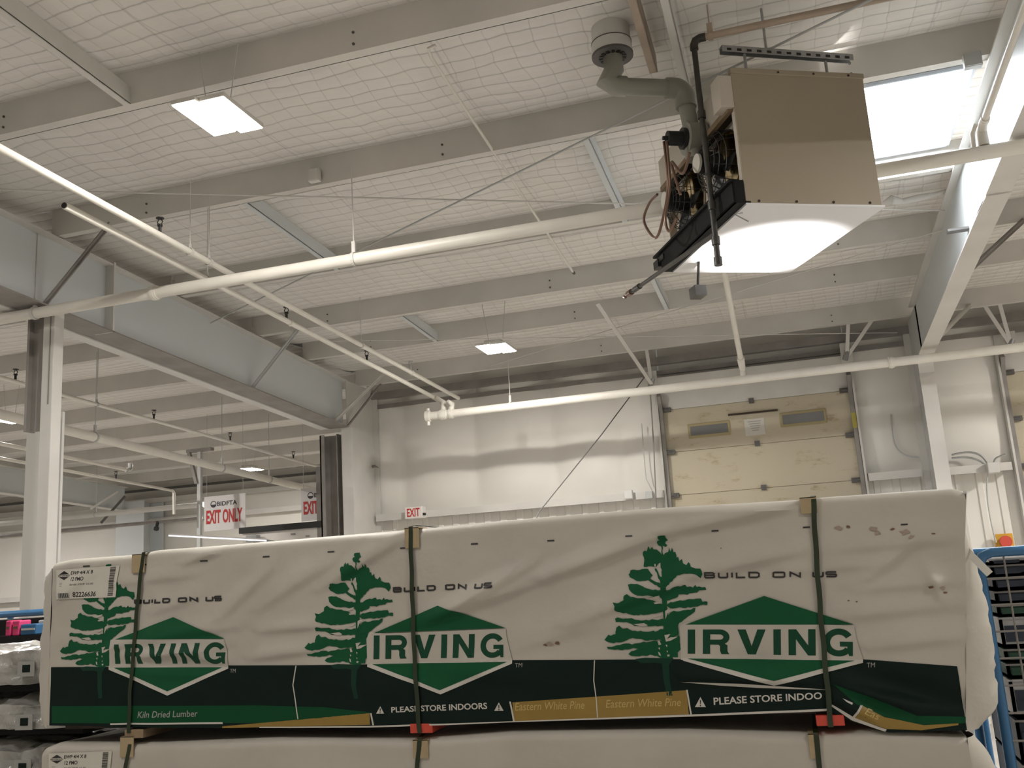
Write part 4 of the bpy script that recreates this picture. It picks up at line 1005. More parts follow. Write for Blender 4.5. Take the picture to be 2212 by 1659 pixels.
TOPL = sorted([P2(*p) for p in ((98, 1219), (150, 1208), (285, 1198), (335, 1188), (470, 1178), (600, 1167), (885, 1143), (1000, 1133), (1200, 1114), (1440, 1095), (1720, 1079), (1780, 1073), (2060, 1053), (2090, 1060))])
XL0, XR0 = P2(107, 1400)[0], P2(2087, 1300)[0]
def wrap_mesh(hem, topl, D, nz, x0, x1, depth=1.1, xr=None):
    nx = 520; xr = xr or (lambda z: x1); r = 0.035; mb = MB(); vs = []; fs = []; row = nz+1+8+6
    for i in range(nx+1):
        x = x0+(x1-x0)*i/nx; zh = interp(hem, x); xq = x0+(xr(zh)-x0)*i/nx; zh = interp(hem, xq); zt = interp(topl, x)
        for j in range(nz+1):
            z = zh+(zt-r-zh)*j/nz; x = x0+(xr(z)-x0)*i/nx; vs.append((x, YS-D(x, z), z))
        x = x0+(xr(zt-r)-x0)*i/nx; dz = D(x, zt-r)
        for j in range(1, 9):
            t = math.pi/2*j/8; vs.append((x, YS-dz*(1-t/1.6)+r*(1-math.cos(t)), zt-r+r*math.sin(t)))
        for j in range(1, 7):
            t = j/6; vs.append((x, YS+r+(depth-r)*t, zt-0.006*math.sin(math.pi*t)+0.006*noise.noise(Vector((x*3, t*4, 7)))))
    for i in range(nx):
        for j in range(row-1):
            k = i*row+j; fs.append((k, k+1, k+row+1, k+row))
    mb.mesh(vs, fs); return mb
def end_fold(mb, xf0, prof, sgn, zlist, depth=1.1, crest=0.07):
    """bulging folded end of the wrap; prof(z) is how far it stands out"""
    vs = []; fs = []; ny = 22; nz = len(zlist)
    for z in zlist:
        b = prof(z); xf = xf0(z)
        for j in range(ny+1):
            t = j/ny; y = YS + (depth*t**1.8)
            k = (t**1.8*depth)/crest
            s = math.sin(min(k, 1)*math.pi/2)**0.8 if k < 1 else max(-1.2, 1-0.5*(k-1))
            w = (0.012*noise.noise(Vector((y*7, z*9, 2+sgn))) + 0.016*abs(noise.noise(Vector((y*12+z*6, z*17, 5+sgn)))))*min(1, k*2)
            vs.append((xf + sgn*(b*s*(1.0 if t < 0.02 else 1.0)+w*min(1, b*25)), y, z))
    for i in range(nz-1):
        for j in range(ny):
            k = i*(ny+1)+j; fs.append((k, k+1, k+ny+2, k+ny+1))
    mb.mesh(vs, fs)

# --- printing on the wrap
class Print:
    def __init__(s): s.mb = MB(); s.jobs = {}
    def off(s, x, z, layer): return (x, YS-Dw(x, z)-0.0014-0.0008*layer, z)
    def flat(s, vs, fs, m, layer): s.jobs.setdefault((m, layer), []).append((vs, fs))
    def poly(s, pts, m, layer): s.flat(pts, poly_faces(pts), m, layer)
    def polypx(s, px, m, layer): s.poly([P2(*p) for p in px], m, layer)
    def band(s, top, bot, m, layer, nz=8, clip=True):
        top = sorted(P2(*p) for p in top); bot = sorted(P2(*p) for p in bot)
        x0 = max(top[0][0], bot[0][0]); x1 = min(top[-1][0], bot[-1][0]); n = max(2, int((x1-x0)/0.007)); nz = max(nz, int(max(t[1] for t in top)/0.006-min(b[1] for b in bot)/0.006))
        vs = []; fs = []
        for i in range(n+1):
            x = x0+(x1-x0)*i/n; a = interp(bot, x); b = interp(top, x)
            if clip: a = max(a, interp(HEM, x))
            for j in range(nz+1): z = a+(b-a)*j/nz; vs.append(s.off(x, z, layer))
        for i in range(n):
            for j in range(nz): k = i*(nz+1)+j; fs.append((k, k+1, k+nz+2, k+nz+1))
        s.done(vs, fs, m)
    mats = []
    def done(s, vs, fs, m):
        if m not in s.mats: s.mats.append(m)
        s.mb.k = s.mats.index(m); s.mb.mesh(vs, fs)
    def text(s, txt, q, m, layer, bold=0.0, shear=0.0):
        vs, fs = text_mesh(txt, bold, shear); s.flat([P2(*quad_map(u, v, *q)) for u, v in vs], fs, m, layer)
    def glyphs(s, polys, q, m, layer):
        for p in polys: s.poly([P2(*quad_map(u, v, *q)) for u, v in p], m, layer)
    def finish(s, step=0.0085):
        for (m, layer), jobs in s.jobs.items():
            for vs, fs in jobs:
                bm = bmesh.new(); bv = [bm.verts.new((x, 0, z)) for x, z in vs]
                for f in fs:
                    try: bm.faces.new([bv[i] for i in f])
                    except ValueError: pass
                xs = [v[0] for v in vs]; zs = [v[1] for v in vs]
                for lo, hi, no in ((min(xs), max(xs), (1, 0, 0)), (min(zs), max(zs), (0, 0, 1))):
                    k = math.floor(lo/step)+1
                    while k*step < hi:
                        bmesh.ops.bisect_plane(bm, geom=bm.verts[:]+bm.edges[:]+bm.faces[:], plane_co=(no[0]*k*step, 0, no[2]*k*step), plane_no=no, dist=1e-6); k += 1
                bm.verts.index_update()
                s.done([s.off(v.co.x, v.co.z, layer) for v in bm.verts], [[v.index for v in f.verts] for f in bm.faces], m); bm.free()
TREE = [
 [(590,255),(612,250),(650,248),(653,268),(668,290),(650,300),(642,318),(662,335),(645,350),(622,338),(617,400),(626,440),(606,440),(611,345),(590,338),(576,312),(584,296),(600,290),(588,275)],
 [(455,400),(468,385),(490,388),(505,342),(516,370),(534,350),(546,372),(572,374),(598,400),(612,438),(640,405),(665,395),(672,352),(684,395),(697,358),(706,400),(722,395),(730,450),(744,440),(752,480),(775,458),(785,502),(810,515),(828,488),(845,530),(880,545),(925,548),(938,600),(920,635),(886,602),(830,592),(770,598),(715,622),(640,690),(600,700),(606,560),(578,500),(560,530),(520,524),(455,528),(465,470)],
 [(328,598),(345,560),(400,560),(440,550),(490,548),(515,590),(530,606),(505,640),(470,655),(420,660),(370,640),(340,625)],
 [(470,640),(500,630),(560,668),(600,690),(600,720),(540,690)], [(545,545),(560,545),(600,640),(600,690)], [(735,575),(748,580),(700,640),(630,720),(620,700),(700,620)],
 [(590,620),(640,620),(632,740),(628,900),(640,1100),(640,1300),(650,1362),(560,1362),(575,1250),(592,1000),(588,800)],
 [(320,690),(375,685),(420,695),(480,725),(530,740),(590,740),(640,745),(700,715),(750,710),(790,695),(800,715),(830,710),(850,720),(870,695),(880,715),(950,715),(958,740),(900,745),(880,765),(840,770),(800,785),(730,780),(720,805),(650,835),(600,830),(570,800),(520,800),(460,790),(400,790),(350,760),(330,735)],
 [(190,850),(225,858),(280,830),(285,790),(310,775),(340,800),(400,815),(450,815),(500,830),(540,850),(600,870),(610,930),(560,945),(500,955),(450,965),(390,970),(310,958),(240,940),(200,925),(205,885)],
 [(620,880),(660,850),(700,845),(735,835),(760,838),(830,825),(910,820),(920,850),(962,848),(958,880),(900,880),(840,895),(760,905),(700,905),(650,905)],
 [(605,1000),(640,960),(680,930),(730,935),(800,920),(860,905),(850,940),(820,965),(790,985),(760,1010),(720,1040),(700,1080),(640,1090),(600,1060)],
 [(195,1000),(215,988),(260,1000),(330,995),(360,1010),(430,1015),(520,1010),(590,1000),(600,1070),(520,1065),(460,1070),(400,1060),(350,1065),(310,1040),(240,1030),(200,1030)],
 [(95,1190),(130,1145),(150,1155),(190,1140),(200,1080),(225,1062),(250,1090),(290,1085),(330,1110),(400,1110),(460,1120),(540,1110),(600,1080),(710,1020),(705,1150),(640,1180),(600,1200),(540,1190),(430,1200),(400,1185),(330,1175),(280,1195),(230,1215),(150,1218)],
 [(110,1255),(170,1250),(220,1240),(270,1225),(320,1235),(400,1215),(500,1200),(600,1190),(640,1180),(710,1150),(718,1280),(690,1310),(690,1350),(560,1355),(480,1330),(400,1335),(330,1340),(285,1320),(310,1295),(370,1275),(330,1265),(280,1280),(220,1285),(120,1275)]]
TREE_GAPS = [[(530,1205),(548,1200),(560,1235),(540,1240)], [(590,1150),(640,1140),(610,1185),(640,1170),(700,1165),(640,1200),(600,1210)], [(530,1300),(545,1310),(552,1340),(535,1330)], [(600,1290),(612,1295),(606,1310)], [(605,1325),(625,1328),(618,1345),(603,1342)], [(595,1235),(610,1240),(604,1262)], [(532,1265),(548,1262),(545,1285)],
             [(520,855),(575,845),(580,862),(530,868)], [(480,815),(575,790),(560,815),(500,832)], [(340,1050),(430,1040),(460,1060),(420,1072)], [(610,930),(640,910),(668,930),(630,950),(608,1005)], [(520,975),(575,950),(578,970),(545,985)], [(545,505),(556,505),(556,530),(546,528)], [(582,500),(596,495),(596,540),(580,525)]]
def jag(poly, amp=7, step=22, seed=0):
    rn = random.Random(seed); out = []
    for (a, b), (c, d) in zip(poly, poly[1:]+poly[:1]):
        L = math.hypot(c-a, d-b); n = max(1, int(L/step))
        for i in range(n):
            t = i/n; out.append((a+(c-a)*t+(rn.uniform(-amp, amp)*0.5 if i else 0), b+(d-b)*t+(rn.uniform(-amp, amp) if i else 0)))
    return out
def print_tree(pr, dx, dz, clip=None):
    for i, p in enumerate(TREE):
        q = jag(p, 7 if i != 6 else 2, 20, i)
        pts = [P2(640+x*.217, 1140+y*.217) for x, y in q]
        pr.poly([(x+dx, z+dz) for x, z in pts], 'ink_green', 1)
    for p in TREE_GAPS:
        pts = [P2(640+x*.217, 1140+y*.217) for x, y in p]; pr.poly([(x+dx, z+dz) for x, z in pts], 'wrap', 2)
    pts = [P2(640+x*.217, 1140+y*.217) for x, y in ((340,1366),(420,1355),(600,1362),(650,1362),(640,1380),(612,1420),(610,1560),(625,1700),(580,1700),(560,1560),(556,1410),(500,1400),(380,1405))]
    pr.poly([(x+dx, z+dz) for x, z in pts], 'ink_trunk', 1)
def logo(pr, ox, oy, sc, tri, white, low, vee, letters, tm):
    T = lambda ps: [(ox+x*sc, oy+y*sc) for x, y in ps]
    pr.polypx(T(white), 'wrap', 3); pr.polypx(T(tri), 'ink_green', 4)
    pr.polypx(T(vee), 'ink_white', 3); pr.polypx(T(low), 'ink_green', 4)
    pr.glyphs(vglyphs('IRVING'), T(letters), 'ink_letter', 4)
    if tm: pr.text('TM', T(tm), 'ink_grey', 2)
def put_slogan(pr, q):
    for s in slogan():
        pts = [quad_map(u, v, *q) for u, v in s]
        for b in stroke(pts, 3.6): pr.poly([P2(p.x, p.y) for p in b], 'ink_black', 1)
def warn(pr, cx, cy, s, cut=0):
    pr.polypx([(cx, cy-s), (cx+s*0.95, cy+s*0.75), (cx-s*0.95, cy+s*0.75)], 'ink_white', 3)
    pr.polypx([(cx-1, cy-s*0.45), (cx+1.2, cy-s*0.45), (cx+0.8, cy+s*0.25), (cx-0.6, cy+s*0.25)], 'ink_band', 4)
    pr.polypx([(cx-1, cy+s*0.38), (cx+1.2, cy+s*0.38), (cx+1.2, cy+s*0.6), (cx-1, cy+s*0.6)], 'ink_band', 4)

LU = thing('lumber_bundle', 'top bundle of lumber in printed white wrap, strapped in green, topmost of the stack', 'lumber bundle', (-1.3, YS+0.5, 1.50), 'lumber bundles of the front stack')
XRP = sorted((P2(x, y)[1], P2(x, y)[0]) for x, y in ((2088, 1058), (2084, 1170), (2087, 1300), (2087, 1440), (2086, 1580)))
XRZ = lambda z: interp(XRP, z)
XR0 = XRZ(2.24)
wm = wrap_mesh(HEM, TOPL, Dw, 96, XL0, XR0, xr=XRZ)
end_fold(wm, XRZ, lambda z: interp([(1.49, .040), (1.53, .092), (1.60, .104), (1.75, .092), (1.90, .072), (2.02, .042), (2.10, .010), (2.25, .004)], z), 1, [1.482+i*0.0195 for i in range(40)])
end_fold(wm, lambda z: XL0, lambda z: interp([(1.55, .050), (1.60, .085), (1.66, .095), (1.80, .095), (1.92, .098), (2.00, .080), (2.08, .085), (2.18, .095), (2.235, .02)], z), -1, [1.553+i*0.0175 for i in range(39)])
pr = Print()
BT = ((111, 1441), (300, 1440), (480, 1437.5), (640, 1437), (790, 1435), (1110, 1425.5), (1285, 1425), (1500, 1423.5), (1860, 1424), (2090, 1441))
pr.band(BT, ((100, 1575), (480, 1576), (800, 1575), (1100, 1565), (1500, 1552), (1788, 1540), (1920, 1590), (2090, 1585)), 'ink_band', 0, 14)
pr.band(((112, 1525), (560, 1524), (700, 1527), (800, 1538)), ((112, 1562), (560, 1562), (700, 1550), (800, 1540)), 'ink_low', 1, 6)
pr.band(((480, 1569), (560, 1562), (800, 1540)), ((480, 1573), (560, 1571), (805, 1565)), 'ink_gold', 1, 4)
pr.band(((240, 1562), (480, 1560), (481, 1560)), ((240, 1565.5), (480, 1564), (481, 1564)), 'ink_white', 2, 1)
pr.band(((560, 1570), (800, 1567.5), (1110, 1557.5), (1500, 1543), (1788, 1531)), ((560, 1573), (800, 1571), (1110, 1561.5), (1500, 1547.5), (1788, 1536)), 'ink_white', 2, 1)
pr.band(((1105, 1517), (1285, 1505), (1483, 1491)), ((1110, 1557.5), (1290, 1551), (1490, 1543)), 'ink_gold', 1, 5)
for a, b in (((801, 1540), (806, 1566)), ((1101, 1515), (1109, 1558)), ((1482, 1490), (1491, 1543))):
    pr.polypx([a, (a[0]+3.5, a[1]), (b[0]+3.5, b[1]), b], 'ink_white', 2)
for a, m_, b in (((640, 1438), (633, 1480), (645, 1553)), ((1285, 1426), (1283, 1470), (1291, 1550))):
    for q in stroke([a, m_, ((m_[0]+b[0])/2+1, (m_[1]+b[1])/2), b], 2.2): pr.polypx([(p.x, p.y) for p in q], 'ink_white', 2)
pr.text('PLEASE STORE INDOORS', ((846, 1527), (1053, 1517), (1054, 1531), (847, 1539)), 'ink_white', 2, 0.02)
warn(pr, 823, 1534, 9); warn(pr, 1079, 1527, 10.5); warn(pr, 1513, 1518, 12.5)
pr.text('PLEASE STORE INDOO', ((1541, 1507), (1775, 1495), (1776, 1510), (1542, 1523)), 'ink_white', 2, 0.02)
for q in (((1112, 1518), (1262, 1514), (1263, 1531), (1113, 1535)), ((1308, 1512), (1470, 1508), (1471, 1525), (1309, 1529))):
    pr.text('Eastern White Pine', q, 'ink_goldtext', 2, 0.0, 0.2)
pr.text('Kiln Dried Lumber', ((298, 1537), (427, 1534), (428, 1548), (297, 1551)), 'ink_grey', 2, 0.005, 0.15)
# turned-up flap at the lower right
pr.polypx([(1470, 1473), (1600, 1476), (1790, 1490), (1700, 1488), (1640, 1486), (1560, 1481)], 'ink_white', 2)
pr.polypx([(1800, 1478), (1870, 1500), (1980, 1545), (2086, 1548), (2086, 1562), (1990, 1566), (1905, 1546), (1850, 1520)], 'ink_low', 1)
pr.polypx([(1862, 1522), (1910, 1548), (1995, 1566), (2070, 1562), (2070, 1566), (1990, 1577), (1915, 1574), (1843, 1549)], 'ink_gold', 2)
pr.polypx([(1792, 1523), (1798, 1522), (1846, 1550), (1915, 1575), (1912, 1580), (1840, 1556)], 'ink_white', 3)
pr.polypx([(1858, 1521), (1863, 1522), (1846, 1551), (1841, 1549)], 'ink_white', 3)
pr.polypx([(1820, 1507), (1842, 1516), (1840, 1520), (1828, 1514)], 'ink_white', 3)
pr.text('Eas', ((1872, 1526), (1902, 1541), (1896, 1554), (1866, 1539)), 'ink_goldtext', 3, 0.0, 0.2)
for dx, dz in ((-1.177, 0.031), (0.0, 0.0), (1.197, -0.021)): print_tree(pr, dx, dz)
logo(pr, 560, 1120, .3249, [(762, 762), (1195, 578), (1640, 727)], [(712, 800), (738, 752), (830, 765), (1640, 733), (1652, 800), (1688, 942), (1655, 958), (722, 972)], [(755, 968), (1655, 950), (1205, 1140)], [(722, 965), (722, 985), (1210, 1168), (1688, 962), (1688, 940)], [(762, 778), (1632, 765), (1632, 920), (762, 935)], [(1708, 960), (1755, 958), (1755, 985), (1708, 987)])
logo(pr, 0, 1180, .2887, [(870, 697), (1300, 530), (1690, 690)], [(832, 700), (870, 690), (1685, 696), (1700, 760), (1708, 905), (820, 910)], [(855, 908), (1665, 905), (1255, 1085)], [(818, 900), (818, 922), (1255, 1117), (1708, 915), (1708, 897)], [(870, 733), (1698, 718), (1692, 877), (865, 880)], [(1722, 918), (1765, 916), (1765, 945), (1722, 946)])
logo(pr, 1200, 1120, .3248, [(865, 705), (1388, 515), (1985, 705)], [(828, 720), (860, 690), (1985, 710), (2000, 800), (2045, 938), (835, 940)], [(880, 930), (1990, 945), (1455, 1075)], [(835, 925), (850, 945), (1455, 1110), (2045, 960), (2045, 938)], [(880, 738), (1980, 735), (1982, 915), (880, 898)], [(2070, 960), (2125, 958), (2125, 990), (2070, 992)])
put_slogan(pr, [(560+x*.3249, 1120+y*.3249) for x, y in ((893, 462), (1560, 427), (1560, 456), (893, 489))])
put_slogan(pr, [(x*.2887, 1180+y*.2887) for x, y in ((1005, 404), (1660, 374), (1660, 403), (1005, 428))])
put_slogan(pr, [(1200+x*.3248, 1120+y*.3248) for x, y in ((997, 362), (1866, 356), (1866, 386), (997, 394))])
for x, y in ((188, 1223), (308, 1220), (442, 1212), (577, 1202.5), (717, 1192), (872, 1184), (1025, 1175), (1190, 1168), (1360, 1158), (1545, 1147), (1742, 1139), (1953, 1133)):
    pr.polypx([(x-7.5, y-1.2), (x+7.5, y-2.0), (x+7.5, y+1.0), (x-7.5, y+1.8)], 'ink_black', 1)
rn = random.Random(5)
for x, y, s in ((1812, 1140, 9), (1832, 1139, 6), (1885, 1143, 12), (1895, 1152, 9), (1927, 1143, 5), (1955, 1150, 12), (1968, 1160, 8), (2015, 1153, 4), (1190, 1391, 8), (1205, 1389, 6), (1180, 1393, 5), (1832, 1297, 3), (1850, 1299, 3), (1558, 1184, 2), (2010, 1268, 6), (2035, 1270, 8), (2040, 1280, 5)):
    n = 9; pr.polypx([(x+s*rn.uniform(.5, 1.3)*math.cos(2*math.pi*i/n), y+s*0.55*rn.uniform(.4, 1.3)*math.sin(2*math.pi*i/n)) for i in range(n)], 'ink_brown' if s < 7 else 'scuff', 1)
pr.finish()
base = len(wm.v)            # the printing is part of the wrap itself
wm.v += pr.mb.v; wm.f += [[i+base for i in f] for f in pr.mb.f]; wm.m += [k+1 for k in pr.mb.m]
wm.build('wrap', ['wrap']+pr.mats, LU, smooth=True)
# shipping label
def label(parent, c00, c10, c11, c01, full, D, sgn=1):
    lp = Print(); lp.mats = []; lp.jobs = {}
    lp.mb = MB()
    lp.off = lambda x, z, layer: (x, YS-D(x, z)-0.0042-0.0006*layer, z)
    Q = (c00, c10, c11, c01)
    U = lambda u, v: quad_map(u, 1-v, *Q)          # u right, v down
    lp.polypx([U(0, 0), U(1, 0), U(1, 1), U(0, 1)], 'label_paper', 0)
    def tx(s, u0, v0, u1, v1, b=0.02, sh=0.1): lp.text(s, (U(u0, v0), U(u1, v0), U(u1, v1), U(u0, v1)), 'ink_black', 1, b, sh)
    for tri in (((.04, .17), (.13, .05), (.21, .17)), ((.04, .25), (.21, .25), (.13, .36))): lp.polypx([U(*p) for p in tri], 'ink_black', 1)
    tx('IRVING', .03, .185, .22, .235, 0.02, 0); tx('EWP 4/4 X 8', .24, .08, .60, .20); tx('12 PMO', .25, .28, .46, .41)
    tx('00-00 SWP 10-00', .24, .50, .60, .56, 0.0)
    tx('82226636', .27, .78, .66, .95)
    lp.polypx([U(.03, .80), U(.22, .80), U(.22, .98), U(.03, .98)], 'ink_grey', 1)
    rr = random.Random(3); v = .03
    while v < .93:
        w = rr.choice((.012, .02, .03)); lp.polypx([U(.86, v), U(.95, v), U(.95, v+w), U(.86, v+w)], 'ink_black', 1); v += w+rr.choice((.012, .018))
    for k in range(6): lp.polypx([U(.05+.028*k, .80), U(.062+.028*k, .80), U(.062+.028*k, .96), U(.05+.028*k, .96)], 'ink_black', 2)
    for k in range(3): lp.polypx([U(.05, .45+.05*k), U(.10, .45+.05*k), U(.10, .47+.05*k), U(.05, .47+.05*k)], 'ink_grey', 1)
    lp.finish(); return lp.mb.build('shipping_label', lp.mats, parent, smooth=True)
label(LU, (122, 1231.5), (258.5, 1221.5), (249, 1290), (123.5, 1294.5), True, Dw)
# straps and edge protectors
def strap(parent, k, pts, D, w=0.0085, m='strap', top=True):
    vs = []; fs = []; pp = [P2(*p) for p in pts]; path = []
    for (a, b), (c, d) in zip(pp[:-1], pp[1:]):
        n = max(2, int(abs(b-d)/0.012))
        for i in range(n): path.append((a+(c-a)*i/n, b+(d-b)*i/n))
    path.append(pp[-1]); rows = []
    x0, z0 = path[0]
    if top: rows += [(x0, YS+0.6, z0+0.012), (x0, YS+0.03, z0+0.012), (x0, YS-0.006, z0+0.006)]
    rows += [(x, YS-max(D(x, z), 0)-0.0085, z) for x, z in path[1:]]
    for i, (x, y, z) in enumerate(rows):
        wob = 0.0012*math.sin(i*0.5)
        vs += [(x-w+wob, y, z), (x+w+wob, y, z), (x-w+wob, y+0.0015, z), (x+w+wob, y+0.0015, z)]
    for i in range(len(rows)-1):
        a = 4*i; b = a+4; fs += [(a, a+1, b+1, b), (a+2, b+2, b+3, a+3), (a, b, b+2, a+2), (a+1, a+3, b+3, b+1)]
    return MB().mesh(vs, fs).build('strap', m, parent)
def protector(parent, x0, y0, x1, y1, D):
    a = P2(x0, y0); b = P2(x1, y1); cx = (a[0]+b[0])/2; d = max(0, D(cx, (a[1]+b[1])/2))
    t = 0.0045; z1 = a[1]+0.006; y = YS-d-0.0025
    MB().box((a[0], y-t, b[1]), (b[0], y, z1)).box((a[0], y-t, z1-t), (b[0], YS+0.09, z1)).build('edge_protector', 'cardboard', parent, bevel=0.001)
for k in range(3): strap(LU, k, STRAP_PX[k] + ([(281, 1583)] if k == 0 else [(908, 1583)] if k == 1 else [(1795, 1570)]), Dw)
for q in ((287, 1201, 314, 1236), (875, 1144, 907, 1183), (1727, 1079, 1767, 1108)): protector(LU, *q, Dw)
# boards seen in the gap under the wrap
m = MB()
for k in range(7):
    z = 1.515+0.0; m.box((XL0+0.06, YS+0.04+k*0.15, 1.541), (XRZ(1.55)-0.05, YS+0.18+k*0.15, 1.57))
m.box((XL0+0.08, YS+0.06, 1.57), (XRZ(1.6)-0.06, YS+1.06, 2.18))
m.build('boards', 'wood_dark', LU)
a = at(2088, 1190, Y=YS-0.02); b = at(2138, 1240, Y=YS-0.05)
m = MB(); m.bar(a+Vector((0, 0.05, 0.01)), b, 0.002, 0.024, (0.5, 0, 0.5)); m.build('loose_flap', 'label_paper', LU)

# second bundle
TOP2 = sorted([P2(*p) for p in ((90, 1618), (120, 1606), (280, 1606), (340, 1606), (600, 1594), (905, 1596), (1100, 1580), (1480, 1577), (1740, 1586), (1800, 1586), (1880, 1577), (2085, 1590), (2100, 1598))])
XL2, XR2 = P2(92, 1630)[0], P2(2092, 1610)[0]
def D2(x, z):
    return 0.006*noise.noise(Vector((x*2+1, z*7, 9))) + 0.006*max(0, noise.noise(Vector((x*4+z*3, z*14-x, 5)))) - 0.01*math.exp(-((z-1.33)/0.03)**2)
L2 = thing('lumber_bundle', 'second bundle of wrapped lumber, only its upper edge in view under the printed one', 'lumber bundle', (-1.3, YS+0.5, 0.80), 'lumber bundles of the front stack')
wm = wrap_mesh([(-9, 0.80), (9, 0.80)], TOP2, D2, 44, XL2, XR2)
end_fold(wm, lambda z: XR2, lambda z: interp([(0.8, .10), (1.30, .10), (1.40, .065), (1.47, .02)], z), 1, [0.80+i*0.017 for i in range(40)])
end_fold(wm, lambda z: XL2, lambda z: interp([(0.8, .04), (1.4, .03), (1.47, .01)], z), -1, [0.80+i*0.0172 for i in range(40)])
wm.build('wrap', 'wrap', L2, smooth=True)
label(L2, (108, 1627), (243, 1622), (236, 1687), (107, 1690), False, D2)
for k, pts in enumerate(([(283, 1606), (274, 1655), (268, 1720)], [(908, 1596), (903, 1659), (901, 1730)], [(1762, 1586), (1771, 1659), (1780, 1730)])): strap(L2, k, pts, D2)
for q in ((262, 1594, 290, 1635), (893, 1601, 927, 1637), (1745, 1588, 1770, 1638)): protector(L2, *q, D2)
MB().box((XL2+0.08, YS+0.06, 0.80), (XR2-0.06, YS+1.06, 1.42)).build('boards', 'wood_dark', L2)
L3 = dup(L2, (-1.3, YS+0.5, 0.06), 'lowest bundle of wrapped lumber, near the floor under the other two')
# spacers between the bundles
sp_mesh = None
for lev, z0, z1 in ((0, 1.506, 1.540), (1, 0.768, 0.797), (2, 0.0, 0.06)):
    for k, (px, m_, lab) in enumerate(((290, 'wood', 'bare wood spacer'), (911, 'red', 'red-ended spacer'), (1797, 'red', 'red-ended spacer'))):
        x = P2(px, 1585)[0]
        if lev and k: m_ = 'wood'; lab = 'bare wood spacer'
        where = ('at the left strap', 'at the middle strap', 'at the right strap')[k]
        lv = ('between the two visible bundles', 'between the lower bundles', 'on the floor under the stack')[lev]
        o = MB().box((x-0.045, YS-0.004, z0), (x+0.045, YS+1.05, z1)).build('spacer_block', m_, bevel=0.003)
        tag(o, '%s block %s, %s' % (lab, where, lv), 'spacer block', 'spacer blocks of the lumber stack')

# wrapped packs at the left
def pack(lab, x0, x1, y0, y1, z0, z1, seed, m='wrap_grey'):
    r = thing('wrapped_pack', lab, 'wrapped pack', ((x0+x1)/2, (y0+y1)/2, z0), 'wrapped packs at the left of the lumber')
    bm = bmesh.new(); bmesh.ops.create_cube(bm, size=1)
    bmesh.ops.subdivide_edges(bm, edges=bm.edges[:], cuts=34, use_grid_fill=True)
    vs = []
    for v in bm.verts:
        c = v.co*2; q = Vector((c.x, c.y, c.z)); 
        k = 0.93 + 0.07/(max(1e-3, (abs(c.x)**8+abs(c.y)**8+abs(c.z)**8)**(1/8)))
        p = Vector(((x0+x1)/2+(x1-x0)/2*c.x*k, (y0+y1)/2+(y1-y0)/2*c.y*k, (z0+z1)/2+(z1-z0)/2*c.z*k))
        n = noise.noise(Vector((p.x*6, p.y*6, p.z*8+seed)))*0.045 + (0.5-abs(noise.noise(Vector((p.x*9, p.y*9, p.z*13+seed)))))*0.06
        d = Vector((c.x**7, c.y**7, c.z**7*0.5)); d = d.normalized() if d.length > 1e-6 else d
        q = p+d*n; q.z = max(q.z, z0); vs.append(q)
    bm.verts.index_update()
    MB().mesh(vs, [[v.index for v in f.verts] for f in bm.faces]).build('plastic_wrap', m, r, smooth=True); bm.free()
    m2 = MB(); s = P2
    cx = at(75, 1407, Y=y0).x; cz = z1-0.07; y0 -= 0.03
    m2.box((cx-0.05, y0-0.022, cz-0.035), (cx+0.05, y0-0.017, cz+0.035)); m2.k = 1
    m2.box((cx-0.02, y0-0.024, cz-0.015), (cx+0.025, y0-0.022, cz+0.02)); m2.build('paper_label', ['ink_grey', 'ink_band'], r)
    return r
zt1 = at(50, 1412, Y=3.9).z; zb1 = at(50, 1490, Y=3.9).z; zb2 = at(50, 1585, Y=3.9).z
pack('wrapped pack of boards left of the lumber stack, topmost of its pile', -5.0, -3.33, 3.9, 4.5, zb1+0.024, zt1, 1)
pack('wrapped pack of boards left of the lumber stack, second from the top of its pile', -5.0, -3.33, 3.9, 4.5, zb2+0.024, zb1-0.075, 5)
pack('wrapped pack of boards left of the lumber stack, bottom of its pile', -5.0, -3.30, 3.9, 4.5, 0.0, zb2-0.075, 9)
for i, (z0, z1) in enumerate(((zb1-0.012, zb1+0.022), (zb2-0.012, zb2+0.022))):
    o = MB().box((-4.9, 3.95, z0), (-3.4, 4.4, z1)).build('shadow_skid', 'black_soft'); tag(o, 'black skid painting the shadow under the %s wrapped pack at the left' % ('topmost', 'second')[i], 'skid', 'skids of the wrapped packs')  # black slab put in for the dark shadow between the packs

